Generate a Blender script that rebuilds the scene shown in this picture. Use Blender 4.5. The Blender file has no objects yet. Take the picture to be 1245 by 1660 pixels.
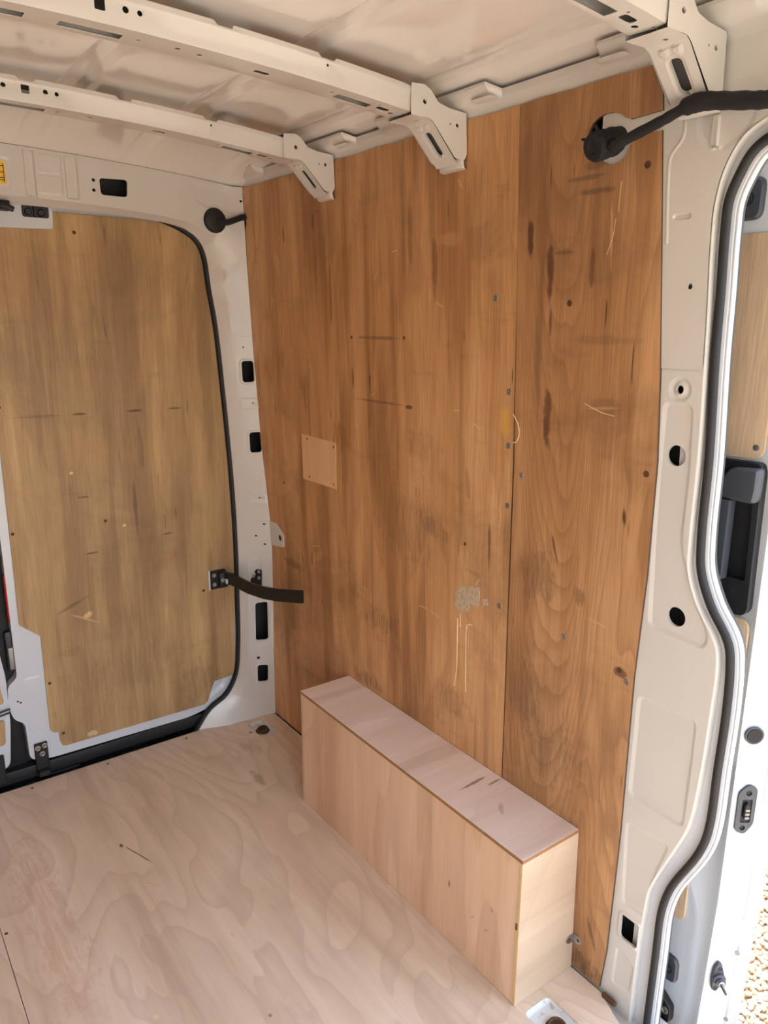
import bpy, bmesh, math, random
from mathutils import Vector, Matrix
from mathutils.geometry import delaunay_2d_cdt

random.seed(7)
SC = bpy.context.scene
COL = SC.collection
PI = math.pi

# ------------------------------------------------------------------ camera
# World: X runs along the van towards the cab, Y across it (left side wall at Y = 0), Z up, floor at Z = 0.
cam_d = bpy.data.cameras.new('camera')
cam = bpy.data.objects.new('camera', cam_d)
COL.objects.link(cam)
r_ = Vector((0.58993434, 0.80742211, 0.00685705))
u_ = Vector((-0.20046558, 0.13823114, 0.96989984))
f_ = Vector((-0.78217072, 0.57355182, -0.24340763))
cam.matrix_world = Matrix(((r_.x, u_.x, -f_.x, 2.35267), (r_.y, u_.y, -f_.y, -1.21793),
                           (r_.z, u_.z, -f_.z, 1.45), (0, 0, 0, 1)))
cam_d.sensor_fit = 'HORIZONTAL'
cam_d.sensor_width = 36
cam_d.lens = 35.497
cam_d.clip_start = 0.02
SC.camera = cam

# ------------------------------------------------------------------ sky, sun, exposure
SC.view_settings.view_transform = 'Standard'
SC.view_settings.look = 'None'
SC.view_settings.gamma = 1.0
SC.view_settings.use_curve_mapping = False
SC.view_settings.exposure = 1.58

W = bpy.data.worlds.new('sky')
SC.world = W
W.use_nodes = True
nt = W.node_tree
nt.nodes.clear()
sky = nt.nodes.new('ShaderNodeTexSky')
sky.sky_type = 'NISHITA'
sky.sun_disc = False
sky.sun_elevation = math.radians(52)
sky.sun_rotation = math.radians(-25)
sky.dust_density = 3.0
sky.air_density = 1.0
hsv = nt.nodes.new('ShaderNodeHueSaturation')
hsv.inputs['Saturation'].default_value = 0.68
bg = nt.nodes.new('ShaderNodeBackground')
bg.inputs['Strength'].default_value = 0.5
wo = nt.nodes.new('ShaderNodeOutputWorld')
nt.links.new(sky.outputs[0], hsv.inputs['Color'])
nt.links.new(hsv.outputs[0], bg.inputs['Color'])
nt.links.new(bg.outputs[0], wo.inputs['Surface'])

sun_d = bpy.data.lights.new('sun', 'SUN')
sun_d.energy = 2.0
sun_d.angle = math.radians(2.0)
sun_d.color = (1.0, 0.93, 0.82)
sun = bpy.data.objects.new('sun', sun_d)
COL.objects.link(sun)
to_sun = Vector((-0.26, 0.56, 0.79))
sun.rotation_euler = to_sun.to_track_quat('Z', 'Y').to_euler()

SC.cycles.max_bounces = 14
SC.cycles.diffuse_bounces = 10
SC.cycles.glossy_bounces = 5
SC.cycles.sample_clamp_indirect = 6.0

# ------------------------------------------------------------------ object helpers
def origin_of(o):
    v = Vector((0, 0, 0))
    while o is not None:
        v += o.location
        o = o.parent
    return v

def link(name, me, parent=None, loc=None):
    o = bpy.data.objects.new(name, me)
    COL.objects.link(o)
    if parent is not None:
        o.parent = parent
    elif loc is not None:
        o.location = loc
    return o

def thing(name, label, cat, loc, group=None):
    o = link(name, None, None, Vector(loc))
    o.empty_display_size = 0.05
    o['label'] = label
    o['category'] = cat
    if group:
        o['group'] = group
    return o

def tag(o, label, cat, group=None):
    o['label'] = label
    o['category'] = cat
    if group:
        o['group'] = group
    return o

class MB:
    def __init__(s):
        s.v, s.f = [], []
    def add(s, vs, fs):
        b = len(s.v)
        s.v += [tuple(v) for v in vs]
        s.f += [tuple(b + i for i in f) for f in fs]
        return s
    def build(s, name, mat, parent=None, smooth=35, loc=None):
        org = origin_of(parent) if parent is not None else Vector(loc or (0, 0, 0))
        me = bpy.data.meshes.new(name)
        me.from_pydata([(v[0] - org.x, v[1] - org.y, v[2] - org.z) for v in s.v], [], s.f)
        me.validate()
        bm = bmesh.new()
        bm.from_mesh(me)
        bmesh.ops.recalc_face_normals(bm, faces=bm.faces[:]) if getattr(s, 'recalc', True) else None
        bm.to_mesh(me)
        bm.free()
        if smooth:
            me.polygons.foreach_set('use_smooth', [True] * len(me.polygons))
            me.set_sharp_from_angle(angle=math.radians(smooth))
        me.materials.append(mat)
        return link(name, me, parent, None if parent is not None else org)

def catmull(pts, n=6, closed=False):
    P = [Vector(p) for p in pts]
    out = []
    m = len(P)
    rng = range(m) if closed else range(m - 1)
    for i in rng:
        p1, p2 = P[i], P[(i + 1) % m]
        p0 = P[i - 1] if (i > 0 or closed) else p1 * 2 - p2
        p3 = P[(i + 2) % m] if (i + 2 < m or closed) else p2 * 2 - p1
        # centripetal form
        t0 = 0.0
        t1 = t0 + max((p1 - p0).length, 1e-6) ** 0.5
        t2 = t1 + max((p2 - p1).length, 1e-6) ** 0.5
        t3 = t2 + max((p3 - p2).length, 1e-6) ** 0.5
        for k in range(n):
            t = t1 + (t2 - t1) * k / n
            a1 = p0 * ((t1 - t) / (t1 - t0)) + p1 * ((t - t0) / (t1 - t0))
            a2 = p1 * ((t2 - t) / (t2 - t1)) + p2 * ((t - t1) / (t2 - t1))
            a3 = p2 * ((t3 - t) / (t3 - t2)) + p3 * ((t - t2) / (t3 - t2))
            b1 = a1 * ((t2 - t) / (t2 - t0)) + a2 * ((t - t0) / (t2 - t0))
            b2 = a2 * ((t3 - t) / (t3 - t1)) + a3 * ((t - t1) / (t3 - t1))
            out.append(b1 * ((t2 - t) / (t2 - t1)) + b2 * ((t - t1) / (t2 - t1)))
    if not closed:
        out.append(P[-1])
    return out

def rounded(pts, r, seg=4):
    """2-D polygon with its corners rounded."""
    P = [Vector(p) for p in pts]
    out = []
    n = len(P)
    for i in range(n):
        a, b, c = P[i - 1], P[i], P[(i + 1) % n]
        d1, d2 = (a - b), (c - b)
        rr = min(r, d1.length * 0.45, d2.length * 0.45)
        p1, p2 = b + d1.normalized() * rr, b + d2.normalized() * rr
        for k in range(seg + 1):
            t = k / seg
            out.append(p1 * (1 - t) ** 2 + b * 2 * t * (1 - t) + p2 * t * t)
    return out

def rrect(cx, cy, w, h, r, seg=4, rot=0.0):
    c, s = math.cos(rot), math.sin(rot)
    q = rounded([(-w / 2, -h / 2), (w / 2, -h / 2), (w / 2, h / 2), (-w / 2, h / 2)], r, seg)
    return [Vector((cx + p.x * c - p.y * s, cy + p.x * s + p.y * c)) for p in q]

def circ(cx, cy, r, n=16, ry=None):
    ry = ry or r
    return [Vector((cx + r * math.cos(2 * PI * i / n), cy + ry * math.sin(2 * PI * i / n))) for i in range(n)]

def area2(P):
    return sum(P[i - 1].x * P[i].y - P[i].x * P[i - 1].y for i in range(len(P))) / 2

def offset(P, d):
    """Offset a closed loop outwards by d."""
    sgn = 1 if area2(P) > 0 else -1
    out = []
    n = len(P)
    for i in range(n):
        t1 = (P[i] - P[i - 1])
        t2 = (P[(i + 1) % n] - P[i])
        t1 = t1.normalized() if t1.length > 1e-9 else t2.normalized()
        t2 = t2.normalized() if t2.length > 1e-9 else t1
        t = (t1 + t2)
        t = t.normalized() if t.length > 1e-6 else t1
        out.append(Vector((P[i].x + t.y * d * sgn, P[i].y - t.x * d * sgn)))
    return out

def inside(p, P):
    c = False
    x, y = p
    n = len(P)
    j = n - 1
    for i in range(n):
        if (P[i][1] > y) != (P[j][1] > y):
            if x < (P[j][0] - P[i][0]) * (y - P[i][1]) / (P[j][1] - P[i][1]) + P[i][0]:
                c = not c
        j = i
    return c

def sheet(mb, outer, fmap, holes=(), beads=(), lines=(), flange=0.006, thick=0.0, pts=()):
    """Pressed sheet: outline, real holes with a folded rim, raised or sunk beads (loop, height, half width).
    fmap(a, b, h) places it; thick > 0 closes it into a board."""
    V, E, H = [], [], []
    def loop(P, h, closed=True):
        b = len(V)
        for p in P:
            V.append(Vector((p[0], p[1])))
            H.append(h)
        n = len(P)
        for i in range(n if closed else n - 1):
            E.append((b + i, b + (i + 1) % n))
    outer = [Vector((p[0], p[1])) for p in outer]
    loop(outer, 0.0)
    hl = []
    for h in holes:
        P, hh = (h if isinstance(h, tuple) else (h, 0.0))
        P = [Vector((p[0], p[1])) for p in P]
        hl.append((P, hh))
        loop(P, hh)
    for P, hh, w in beads:
        loop(offset(P, w + 0.0012), 0.0)
        loop(offset(P, w), 0.0)
        loop(offset(P, -w), hh)
        loop(offset(P, -w - 0.0012), hh)
    for P, hh in lines:
        loop(P, hh, False)
    for p in pts:
        V.append(Vector((p[0], p[1])))
        H.append(p[2] if len(p) > 2 else 0.0)
    vo, eo, fo, ov, oe, of = delaunay_2d_cdt(V, E, [], 0, 1e-7)
    hts = []
    for i, o in enumerate(ov):
        hts.append(H[o[0]] if len(o) else 0.0)
    fs = []
    for f in fo:
        cx = sum(vo[i].x for i in f) / 3
        cy = sum(vo[i].y for i in f) / 3
        if not inside((cx, cy), outer):
            continue
        if any(inside((cx, cy), P) for P, _ in hl):
            continue
        fs.append(tuple(f))
    mb.add([fmap(v.x, v.y, h) for v, h in zip(vo, hts)], fs)
    for P, hh in hl:
        n = len(P)
        d = thick if thick else flange
        vs = [fmap(p.x, p.y, hh) for p in P] + [fmap(p.x, p.y, hh - d) for p in P]
        mb.add(vs, [(i, (i + 1) % n, n + (i + 1) % n, n + i) for i in range(n)])
    if thick:
        n = len(outer)
        vs = [fmap(p.x, p.y, 0) for p in outer] + [fmap(p.x, p.y, -thick) for p in outer]
        mb.add(vs, [(i, (i + 1) % n, n + (i + 1) % n, n + i) for i in range(n)])
        mb.add([fmap(v.x, v.y, -thick) for v in vo], [tuple(reversed(f)) for f in fs])
    return mb

def sweep(mb, path, prof, fmap, closed_prof=True, closed_path=False):
    """Sweep a profile of (n, d) along a 2-D path; n goes to the left of travel, d is depth."""
    n, m = len(path), len(prof)
    vs = []
    for i in range(n):
        if closed_path:
            t = path[(i + 1) % n] - path[i - 1]
        else:
            t = path[min(i + 1, n - 1)] - path[max(i - 1, 0)]
        t = t.normalized()
        nx, ny = -t.y, t.x
        for a, d in prof:
            vs.append(fmap(path[i].x + nx * a, path[i].y + ny * a, d))
    fs = []
    for i in range(n if closed_path else n - 1):
        for j in range(m if closed_prof else m - 1):
            a, b = i * m + j, i * m + (j + 1) % m
            k = (i + 1) % n
            fs.append((a, b, k * m + (j + 1) % m, k * m + j))
    if closed_prof and not closed_path:
        fs.append(tuple(range(m)))
        fs.append(tuple(reversed(range((n - 1) * m, n * m))))
    mb.add(vs, fs)
    return mb

def tube(mb, path, rad, seg=10, flat=1.0):
    P = [Vector(p) for p in path]
    n = len(P)
    R = rad if isinstance(rad, (list, tuple)) else [rad] * n
    vs = []
    up = Vector((0, 0, 1))
    for i in range(n):
        t = (P[min(i + 1, n - 1)] - P[max(i - 1, 0)]).normalized()
        a = t.cross(up)
        a = a.normalized() if a.length > 1e-3 else Vector((1, 0, 0))
        b = a.cross(t).normalized()
        for k in range(seg):
            w = 2 * PI * k / seg
            vs.append(P[i] + a * (R[i] * math.cos(w) * flat) + b * (R[i] * math.sin(w)))
    fs = []
    for i in range(n - 1):
        for k in range(seg):
            fs.append((i * seg + k, i * seg + (k + 1) % seg, (i + 1) * seg + (k + 1) % seg, (i + 1) * seg + k))
    fs.append(tuple(reversed(range(seg))))
    fs.append(tuple(range((n - 1) * seg, n * seg)))
    mb.add(vs, fs)
    return mb

def lathe(mb, c, axis, prof, seg=16, a_dir=None):
    """Turn a profile of (radius, height) about an axis through c."""
    ax = Vector(axis).normalized()
    a = Vector(a_dir) if a_dir else (Vector((0, 0, 1)) if abs(ax.z) < 0.9 else Vector((1, 0, 0)))
    a = (a - ax * a.dot(ax)).normalized()
    b = ax.cross(a)
    c = Vector(c)
    m = len(prof)
    vs = []
    for k in range(seg):
        w = 2 * PI * k / seg
        d = a * math.cos(w) + b * math.sin(w)
        for r, h in prof:
            vs.append(c + d * r + ax * h)
    fs = []
    for k in range(seg):
        k2 = (k + 1) % seg
        for j in range(m - 1):
            fs.append((k * m + j, k2 * m + j, k2 * m + j + 1, k * m + j + 1))
    if prof[0][0] > 1e-6:
        fs.append(tuple(k * m for k in reversed(range(seg))))
    if prof[-1][0] > 1e-6:
        fs.append(tuple(k * m + m - 1 for k in range(seg)))
    mb.add(vs, fs)
    return mb

def box(mb, x0, x1, y0, y1, z0, z1, bev=0.0015, M=None, seg=1):
    bm = bmesh.new()
    vs = [bm.verts.new((x, y, z)) for x in (x0, x1) for y in (y0, y1) for z in (z0, z1)]
    for q in ((0, 1, 3, 2), (4, 6, 7, 5), (0, 4, 5, 1), (2, 3, 7, 6), (0, 2, 6, 4), (1, 5, 7, 3)):
        bm.faces.new([vs[i] for i in q])
    if bev:
        bmesh.ops.bevel(bm, geom=bm.edges[:], offset=bev, segments=seg, affect='EDGES', profile=0.6)
    bm.verts.index_update()
    V = [v.co.copy() for v in bm.verts]
    if M is not None:
        V = [M @ v for v in V]
    mb.add(V, [tuple(v.index for v in f.verts) for f in bm.faces])
    bm.free()
    return mb

def plate(mb, loop, fmap, thick, bev=0.001):
    """A flat plate with a small chamfer round its face."""
    L = [Vector((p[0], p[1])) for p in loop]
    Li = offset(L, -bev)
    n = len(L)
    vs = [fmap(p.x, p.y, 0) for p in Li] + [fmap(p.x, p.y, -bev) for p in L] + [fmap(p.x, p.y, -thick) for p in L]
    fs = []
    for a in (0, 1):
        fs += [(a * n + i, a * n + (i + 1) % n, (a + 1) * n + (i + 1) % n, (a + 1) * n + i) for i in range(n)]
    vo, eo, fo, ov, oe, of = delaunay_2d_cdt(Li, [(i, (i + 1) % n) for i in range(n)], [], 0, 1e-7)
    LL = [(p.x, p.y) for p in Li]
    b = len(vs)
    vs += [fmap(v.x, v.y, 0) for v in vo]
    for f in fo:
        c = (sum(vo[i].x for i in f) / 3, sum(vo[i].y for i in f) / 3)
        if inside(c, LL):
            fs.append(tuple(b + i for i in f))
    mb.add(vs, fs)
    return mb

# ------------------------------------------------------------------ materials
def new_mat(name):
    m = bpy.data.materials.new(name)
    m.use_nodes = True
    n = m.node_tree
    return m, n, n.nodes['Principled BSDF']

def N(n, t, **kw):
    q = n.nodes.new(t)
    for k, v in kw.items():
        setattr(q, k, v)
    return q

def noise(n, vec, scale, detail=3.0, rough=0.55, dist=0.0):
    q = N(n, 'ShaderNodeTexNoise')
    q.inputs['Scale'].default_value = scale
    q.inputs['Detail'].default_value = detail
    q.inputs['Roughness'].default_value = rough
    q.inputs['Distortion'].default_value = dist
    n.links.new(vec, q.inputs['Vector'])
    return q.outputs['Fac']

def mathn(n, op, a, b=None, c=None, clamp=False):
    q = N(n, 'ShaderNodeMath', operation=op)
    q.use_clamp = clamp
    for i, x in enumerate((a, b, c)):
        if x is None:
            continue
        if isinstance(x, (int, float)):
            q.inputs[i].default_value = x
        else:
            n.links.new(x, q.inputs[i])
    return q.outputs[0]

def mix(n, fac, a, b, mode='MIX'):
    q = N(n, 'ShaderNodeMix', data_type='RGBA', blend_type=mode)
    q.clamp_factor = True
    for s, x in ((0, fac), (6, a), (7, b)):
        if isinstance(x, (int, float)):
            q.inputs[s].default_value = x
        elif isinstance(x, (tuple, list)):
            q.inputs[s].default_value = (*x[:3], 1)
        else:
            n.links.new(x, q.inputs[s])
    return q.outputs[2]

def smooth(n, x, lo, hi):
    q = N(n, 'ShaderNodeMapRange', interpolation_type='SMOOTHSTEP')
    n.links.new(x, q.inputs[0])
    q.inputs[1].default_value = lo
    q.inputs[2].default_value = hi
    return q.outputs[0]

def srgb(r, g, b):
    f = lambda c: (c / 255 / 12.92) if c / 255 <= 0.04045 else ((c / 255 + 0.055) / 1.055) ** 2.4
    return (f(r), f(g), f(b))

def plain(name, col, rough=0.5, metal=0.0, coat=0.0, wear=0.0, wear_col=(0.1, 0.08, 0.06), wear_scale=30, bump=0.0, bump_scale=200):
    m, n, p = new_mat(name)
    p.inputs['Roughness'].default_value = rough
    p.inputs['Metallic'].default_value = metal
    p.inputs['Coat Weight'].default_value = coat
    p.inputs['Coat Roughness'].default_value = 0.06
    tc = N(n, 'ShaderNodeTexCoord').outputs['Object']
    a = noise(n, tc, wear_scale, 5)
    fac = smooth(n, a, 0.62 - wear * 0.2, 0.75)
    fac = mathn(n, 'MULTIPLY', fac, min(1.0, wear))
    c = mix(n, fac, col, wear_col)
    n.links.new(c, p.inputs['Base Color'])
    if bump:
        b = N(n, 'ShaderNodeBump')
        b.inputs['Strength'].default_value = bump
        b.inputs['Distance'].default_value = 0.001
        n.links.new(noise(n, tc, bump_scale, 2), b.inputs['Height'])
        n.links.new(b.outputs[0], p.inputs['Normal'])
    return m

def wood(name, dark, mid, light, along='z', across='x', fig=30.0, fig_scale=2.2, fig_amt=0.35, stretch=0.16,
         band=0.6, fleck=0.0, grime=0.0, grime_col=(0.05, 0.035, 0.025), rough=0.55, seed=0.0, grain=0.25, marks=(), streak=0.0, cath=()):
    """Rotary-cut plywood veneer: colour bands, contour figure, fine pores, flecks, grime and single marks."""
    m, n, p = new_mat(name)
    tc = N(n, 'ShaderNodeTexCoord').outputs['Object']
    sp = N(n, 'ShaderNodeSeparateXYZ')
    n.links.new(tc, sp.inputs[0])
    U = sp.outputs['XYZ'.index(across.upper())]
    Vv = sp.outputs['XYZ'.index(along.upper())]
    def vec(su, sv, off=0.0):
        c = N(n, 'ShaderNodeCombineXYZ')
        n.links.new(mathn(n, 'MULTIPLY_ADD', U, su, seed + off), c.inputs[0])
        n.links.new(mathn(n, 'MULTIPLY', Vv, sv), c.inputs[1])
        c.inputs[2].default_value = seed * 1.7 + off
        return c.outputs[0]
    # figure: contour lines of a stretched noise field
    fld = noise(n, vec(1.0, stretch), fig_scale, 3.5, 0.5, 0.35)
    for (xc, c, kz, w_) in cath:          # nested U-shaped figure round a centre line
        dx = mathn(n, 'SUBTRACT', U, xc)
        env = smooth(n, mathn(n, 'ABSOLUTE', dx), w_, w_ * 0.35)
        par = mathn(n, 'SUBTRACT', Vv, mathn(n, 'MULTIPLY', mathn(n, 'MULTIPLY', dx, dx), c))
        fld = mathn(n, 'ADD', fld, mathn(n, 'MULTIPLY', mathn(n, 'MULTIPLY', par, kz), env))
    ln = mathn(n, 'FRACT', mathn(n, 'MULTIPLY', fld, fig * 0.5))
    ln = mathn(n, 'MULTIPLY', mathn(n, 'POWER', ln, 2.6), smooth(n, ln, 1.0, 0.93))
    linec = tuple(x * 0.8 for x in dark)
    bd = noise(n, vec(1.0, 0.07, 5.3), 13.0, 4, 0.6)
    bd2 = noise(n, vec(1.0, 0.35, 9.1), 3.0, 3, 0.5)
    ramp = mathn(n, 'ADD', mathn(n, 'MULTIPLY', bd, 0.6), mathn(n, 'MULTIPLY', bd2, 0.4))
    lo, hi = 0.5 - 0.24, 0.5 + 0.24
    t = smooth(n, ramp, lo, hi)
    t = mathn(n, 'MULTIPLY_ADD', mathn(n, 'SUBTRACT', t, 0.5), band * 2, 0.5, clamp=True)
    c1 = mix(n, smooth(n, t, 0.0, 0.5), dark, mid)
    col = mix(n, smooth(n, t, 0.5, 1.0), c1, light)
    col = mix(n, mathn(n, 'MULTIPLY', ln, fig_amt), col, linec)
    # pores
    g = noise(n, vec(330.0, 9.0, 2.2), 1.0, 2, 0.6)
    g = mathn(n, 'MULTIPLY_ADD', mathn(n, 'SUBTRACT', g, 0.5), grain * 2, 1.0)
    gm = N(n, 'ShaderNodeCombineColor')
    for i in range(3):
        n.links.new(g, gm.inputs[i])
    col = mix(n, 1.0, col, gm.outputs[0], 'MULTIPLY')
    if streak:
        s1 = noise(n, vec(26.0, 1.3, 3.7), 1.0, 2, 0.5)
        col = mix(n, mathn(n, 'MULTIPLY', smooth(n, s1, 0.58, 0.74), streak), col, tuple(x * 0.55 for x in dark))
    if fleck:
        f1 = noise(n, vec(95.0, 8.0, 7.7), 1.0, 1, 0.5)
        f2 = noise(n, vec(7.0, 5.0, 4.1), 1.0, 2, 0.5)
        ff = mathn(n, 'MULTIPLY', smooth(n, f1, 0.70, 0.78), smooth(n, f2, 0.5, 0.6))
        col = mix(n, mathn(n, 'MULTIPLY', ff, fleck), col, tuple(x * 0.22 for x in dark))
    if grime:
        a = noise(n, vec(2.2, 2.6, 1.3), 1.0, 6, 0.68, 0.6)
        b = noise(n, vec(6.0, 26.0, 6.3), 1.0, 4, 0.6)
        gf = mathn(n, 'ADD', smooth(n, a, 0.48, 0.72), mathn(n, 'MULTIPLY', smooth(n, b, 0.6, 0.78), 0.6))
        col = mix(n, mathn(n, 'MULTIPLY', gf, grime), col, grime_col)
    if marks:
        wob = noise(n, vec(38, 24, 8.8), 1.0, 6, 0.7)
        wob2 = smooth(n, noise(n, vec(150, 14, 2.8), 1.0, 3, 0.6), 0.3, 0.62)
        for (cx, cz, a, b, rot, mc, st) in marks:
            du = mathn(n, 'SUBTRACT', U, cx)
            dv = mathn(n, 'SUBTRACT', Vv, cz)
            if rot:
                cs, sn = math.cos(rot), math.sin(rot)
                du2 = mathn(n, 'ADD', mathn(n, 'MULTIPLY', du, cs), mathn(n, 'MULTIPLY', dv, sn))
                dv = mathn(n, 'ADD', mathn(n, 'MULTIPLY', du, -sn), mathn(n, 'MULTIPLY', dv, cs))
                du = du2
            e = mathn(n, 'ADD', mathn(n, 'POWER', mathn(n, 'DIVIDE', du, a), 2.0), mathn(n, 'POWER', mathn(n, 'DIVIDE', dv, b), 2.0))
            q = mathn(n, 'SUBTRACT', 1.0, mathn(n, 'SQRT', e))
            big = min(1.0, min(a, b) / 0.04)
            q = mathn(n, 'ADD', q, mathn(n, 'MULTIPLY', mathn(n, 'SUBTRACT', wob, 0.5), 1.0 + 1.6 * big))
            mk = smooth(n, q, 0.05, 0.55)
            if big > 0.7:
                mk = mathn(n, 'MULTIPLY', mk, wob2)
            col = mix(n, mathn(n, 'MULTIPLY', mk, st), col, mc)
    n.links.new(col, p.inputs['Base Color'])
    p.inputs['Roughness'].default_value = rough
    bmp = N(n, 'ShaderNodeBump')
    bmp.inputs['Strength'].default_value = 0.12
    bmp.inputs['Distance'].default_value = 0.0008
    n.links.new(g, bmp.inputs['Height'])
    n.links.new(bmp.outputs[0], p.inputs['Normal'])
    return m

WHITE = plain('white van paint', srgb(203, 200, 193), 0.32, coat=0.35, wear=0.06, wear_col=(0.5, 0.46, 0.4), wear_scale=9)
ROOFW = plain('white roof paint', srgb(228, 224, 217), 0.14, coat=0.6)
DOORW = plain('white door paint', srgb(198, 203, 208), 0.3, coat=0.4, wear=0.05, wear_col=(0.5, 0.47, 0.42), wear_scale=12)
DARKIN = plain('dark cavity shade', srgb(70, 68, 66), 0.8)  # shade of the cavities put into the colour; real insides are white
RUBBER = plain('black rubber', srgb(24, 23, 25), 0.6, bump=0.2, bump_scale=400)
BLACKP = plain('black plastic', srgb(34, 35, 38), 0.42, wear=0.15, wear_col=(0.16, 0.15, 0.14), wear_scale=60)
GREYP = plain('charcoal plastic', srgb(66, 70, 76), 0.42, bump=0.25, bump_scale=900)
BLACKM = plain('black painted metal', srgb(17, 17, 19), 0.5, wear=0.12, wear_col=(0.2, 0.19, 0.18), wear_scale=90)
SILL = plain('black sill plastic', srgb(26, 28, 33), 0.34, wear=0.3, wear_col=(0.12, 0.11, 0.1), wear_scale=26)
STEEL = plain('zinc steel', srgb(190, 190, 192), 0.33, 1.0)
DULL = plain('dull screw steel', srgb(150, 146, 138), 0.5, 0.8, wear=0.5, wear_col=(0.05, 0.04, 0.03), wear_scale=400)
RUST = plain('rusty steel', srgb(96, 66, 44), 0.8, 0.3, wear=0.7, wear_col=(0.03, 0.02, 0.015), wear_scale=120)
TAPE = plain('black cloth tape', srgb(22, 21, 24), 0.85, bump=0.5, bump_scale=300)
RED = plain('red reflector', srgb(170, 16, 22), 0.25)
YELLOW = plain('yellow sticker', srgb(232, 188, 60), 0.4)
EDGE = plain('plywood edge', srgb(208, 176, 128), 0.7, wear=0.4, wear_col=srgb(150, 110, 70), wear_scale=40)
EDGED = plain('dark plywood edge', srgb(150, 108, 66), 0.7, wear=0.4, wear_col=srgb(110, 70, 40), wear_scale=40)
PALE = plain('paper residue', srgb(186, 168, 142), 0.9, wear=0.8, wear_col=srgb(150, 122, 92), wear_scale=120)
CHIP = plain('bare wood chip', srgb(222, 196, 150), 0.8)

MK = srgb(70, 44, 26)
SC_ = srgb(96, 74, 56)
LT = srgb(206, 160, 112)
def m_(x, z, a, b, rot=0, c=MK, s=0.6):
    return (x, z, a, b, rot, c, s)
REAR_MARKS = [
    m_(0.72, 1.41, 0.13, 0.006, 0, SC_, 0.5), m_(0.72, 1.245, 0.14, 0.005, 0, SC_, 0.5),
    m_(0.60, 1.30, 0.006, 0.04, 0, MK, 0.7), m_(0.68, 1.29, 0.006, 0.035, 0, MK, 0.55), m_(0.85, 1.243, 0.018, 0.007, 0, MK, 0.8),
    m_(0.20, 1.62, 0.02, 0.05, 0.3, LT, 0.5), m_(0.06, 1.60, 0.03, 0.035, 0.2, srgb(200, 170, 130), 0.55),
    m_(0.86, 0.93, 0.17, 0.13, 0, SC_, 0.3), m_(0.95, 0.95, 0.10, 0.03, -0.25, SC_, 0.4), m_(0.70, 0.62, 0.12, 0.05, 0.1, SC_, 0.45),
    m_(1.07, 1.08, 0.01, 0.05, 0.1, MK, 0.3), m_(1.145, 0.96, 0.006, 0.075, 0, srgb(84, 66, 50), 0.7),
    m_(0.20, 0.60, 0.07, 0.25, 0, SC_, 0.3), m_(0.12, 0.42, 0.12, 0.13, 0, SC_, 0.35), m_(0.64, 0.40, 0.09, 0.03, 0, srgb(70, 50, 36), 0.45),
    m_(1.02, 0.50, 0.08, 0.05, 0, srgb(90, 66, 54), 0.35), m_(0.60, 0.9, 0.025, 0.30, 0, LT, 0.28), m_(0.96, 0.90, 0.018, 0.5, 0, LT, 0.22),
    m_(1.185, 1.245, 0.02, 0.045, 0, srgb(206, 160, 70), 0.7), m_(1.0, 1.63, 0.05, 0.02, 0, LT, 0.35),
    m_(0.33, 1.25, 0.03, 0.07, 0.1, MK, 0.4), m_(0.50, 1.52, 0.008, 0.12, 0, MK, 0.5), m_(0.86, 1.66, 0.012, 0.12, 0, MK, 0.35),
    m_(0.25, 1.70, 0.006, 0.03, 0, MK, 0.7), m_(0.42, 1.72, 0.006, 0.03, 0, MK, 0.7), m_(0.95, 1.58, 0.012, 0.10, 0, MK, 0.5),
    m_(0.30, 1.86, 0.02, 0.03, 0, MK, 0.2), m_(0.52, 1.13, 0.06, 0.05, 0, srgb(110, 60, 30), 0.4), m_(0.9, 1.15, 0.1, 0.05, 0, SC_, 0.25),
    m_(0.17, 0.91, 0.05, 0.02, 0.5, LT, 0.3), m_(0.36, 0.72, 0.07, 0.02, 0.5, LT, 0.25), m_(0.2, 0.655, 0.09, 0.02, 0, srgb(56, 36, 22), 0.35),  # last, dark mark: shadow of the door stay arm painted on the board
]
FRONT_MARKS = [
    m_(0.045, 1.61, 0.010, 0.05, 0, srgb(58, 28, 14), 0.8), m_(0.100, 1.55, 0.012, 0.075, 0, srgb(66, 34, 18), 0.75), m_(0.105, 1.45, 0.005, 0.04, 0, srgb(66, 34, 18), 0.6),
    m_(0.105, 1.265, 0.016, 0.09, 0, srgb(66, 34, 18), 0.7), m_(0.180, 1.705, 0.06, 0.006, 0, SC_, 0.6), m_(0.200, 1.68, 0.05, 0.008, 0, SC_, 0.65),
    m_(0.195, 1.725, 0.03, 0.012, 0, SC_, 0.5), m_(0.130, 1.58, 0.035, 0.006, 0, SC_, 0.6), m_(0.230, 1.42, 0.10, 0.012, 0, SC_, 0.3),
    m_(0.240, 1.295, 0.05, 0.004, 0.1, LT, 0.6), m_(0.250, 1.30, 0.05, 0.02, 0, SC_, 0.3), m_(0.100, 0.92, 0.06, 0.07, 0, SC_, 0.5),
    m_(0.210, 0.91, 0.02, 0.03, 0.3, MK, 0.4), m_(0.140, 0.99, 0.005, 0.05, 0.3, MK, 0.6), m_(0.260, 0.865, 0.04, 0.003, -0.1, LT, 0.5),
    m_(0.070, 0.63, 0.05, 0.11, 0, SC_, 0.45), m_(0.160, 0.5, 0.09, 0.1, 0, SC_, 0.35), m_(0.210, 0.30, 0.09, 0.12, 0, SC_, 0.2),
    m_(0.320, 0.78, 0.02, 0.012, 0, MK, 0.7), m_(0.275, 0.03, 0.08, 0.03, 0, srgb(40, 28, 20), 0.6), m_(0.290, 0.13, 0.006, 0.05, 0.35, MK, 0.55),
    m_(0.030, 1.20, 0.012, 0.06, 0, LT, 0.35), m_(0.240, 1.60, 0.004, 0.07, 0.05, LT, 0.5), m_(0.200, 1.55, 0.008, 0.05, 0, MK, 0.5),
]
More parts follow.
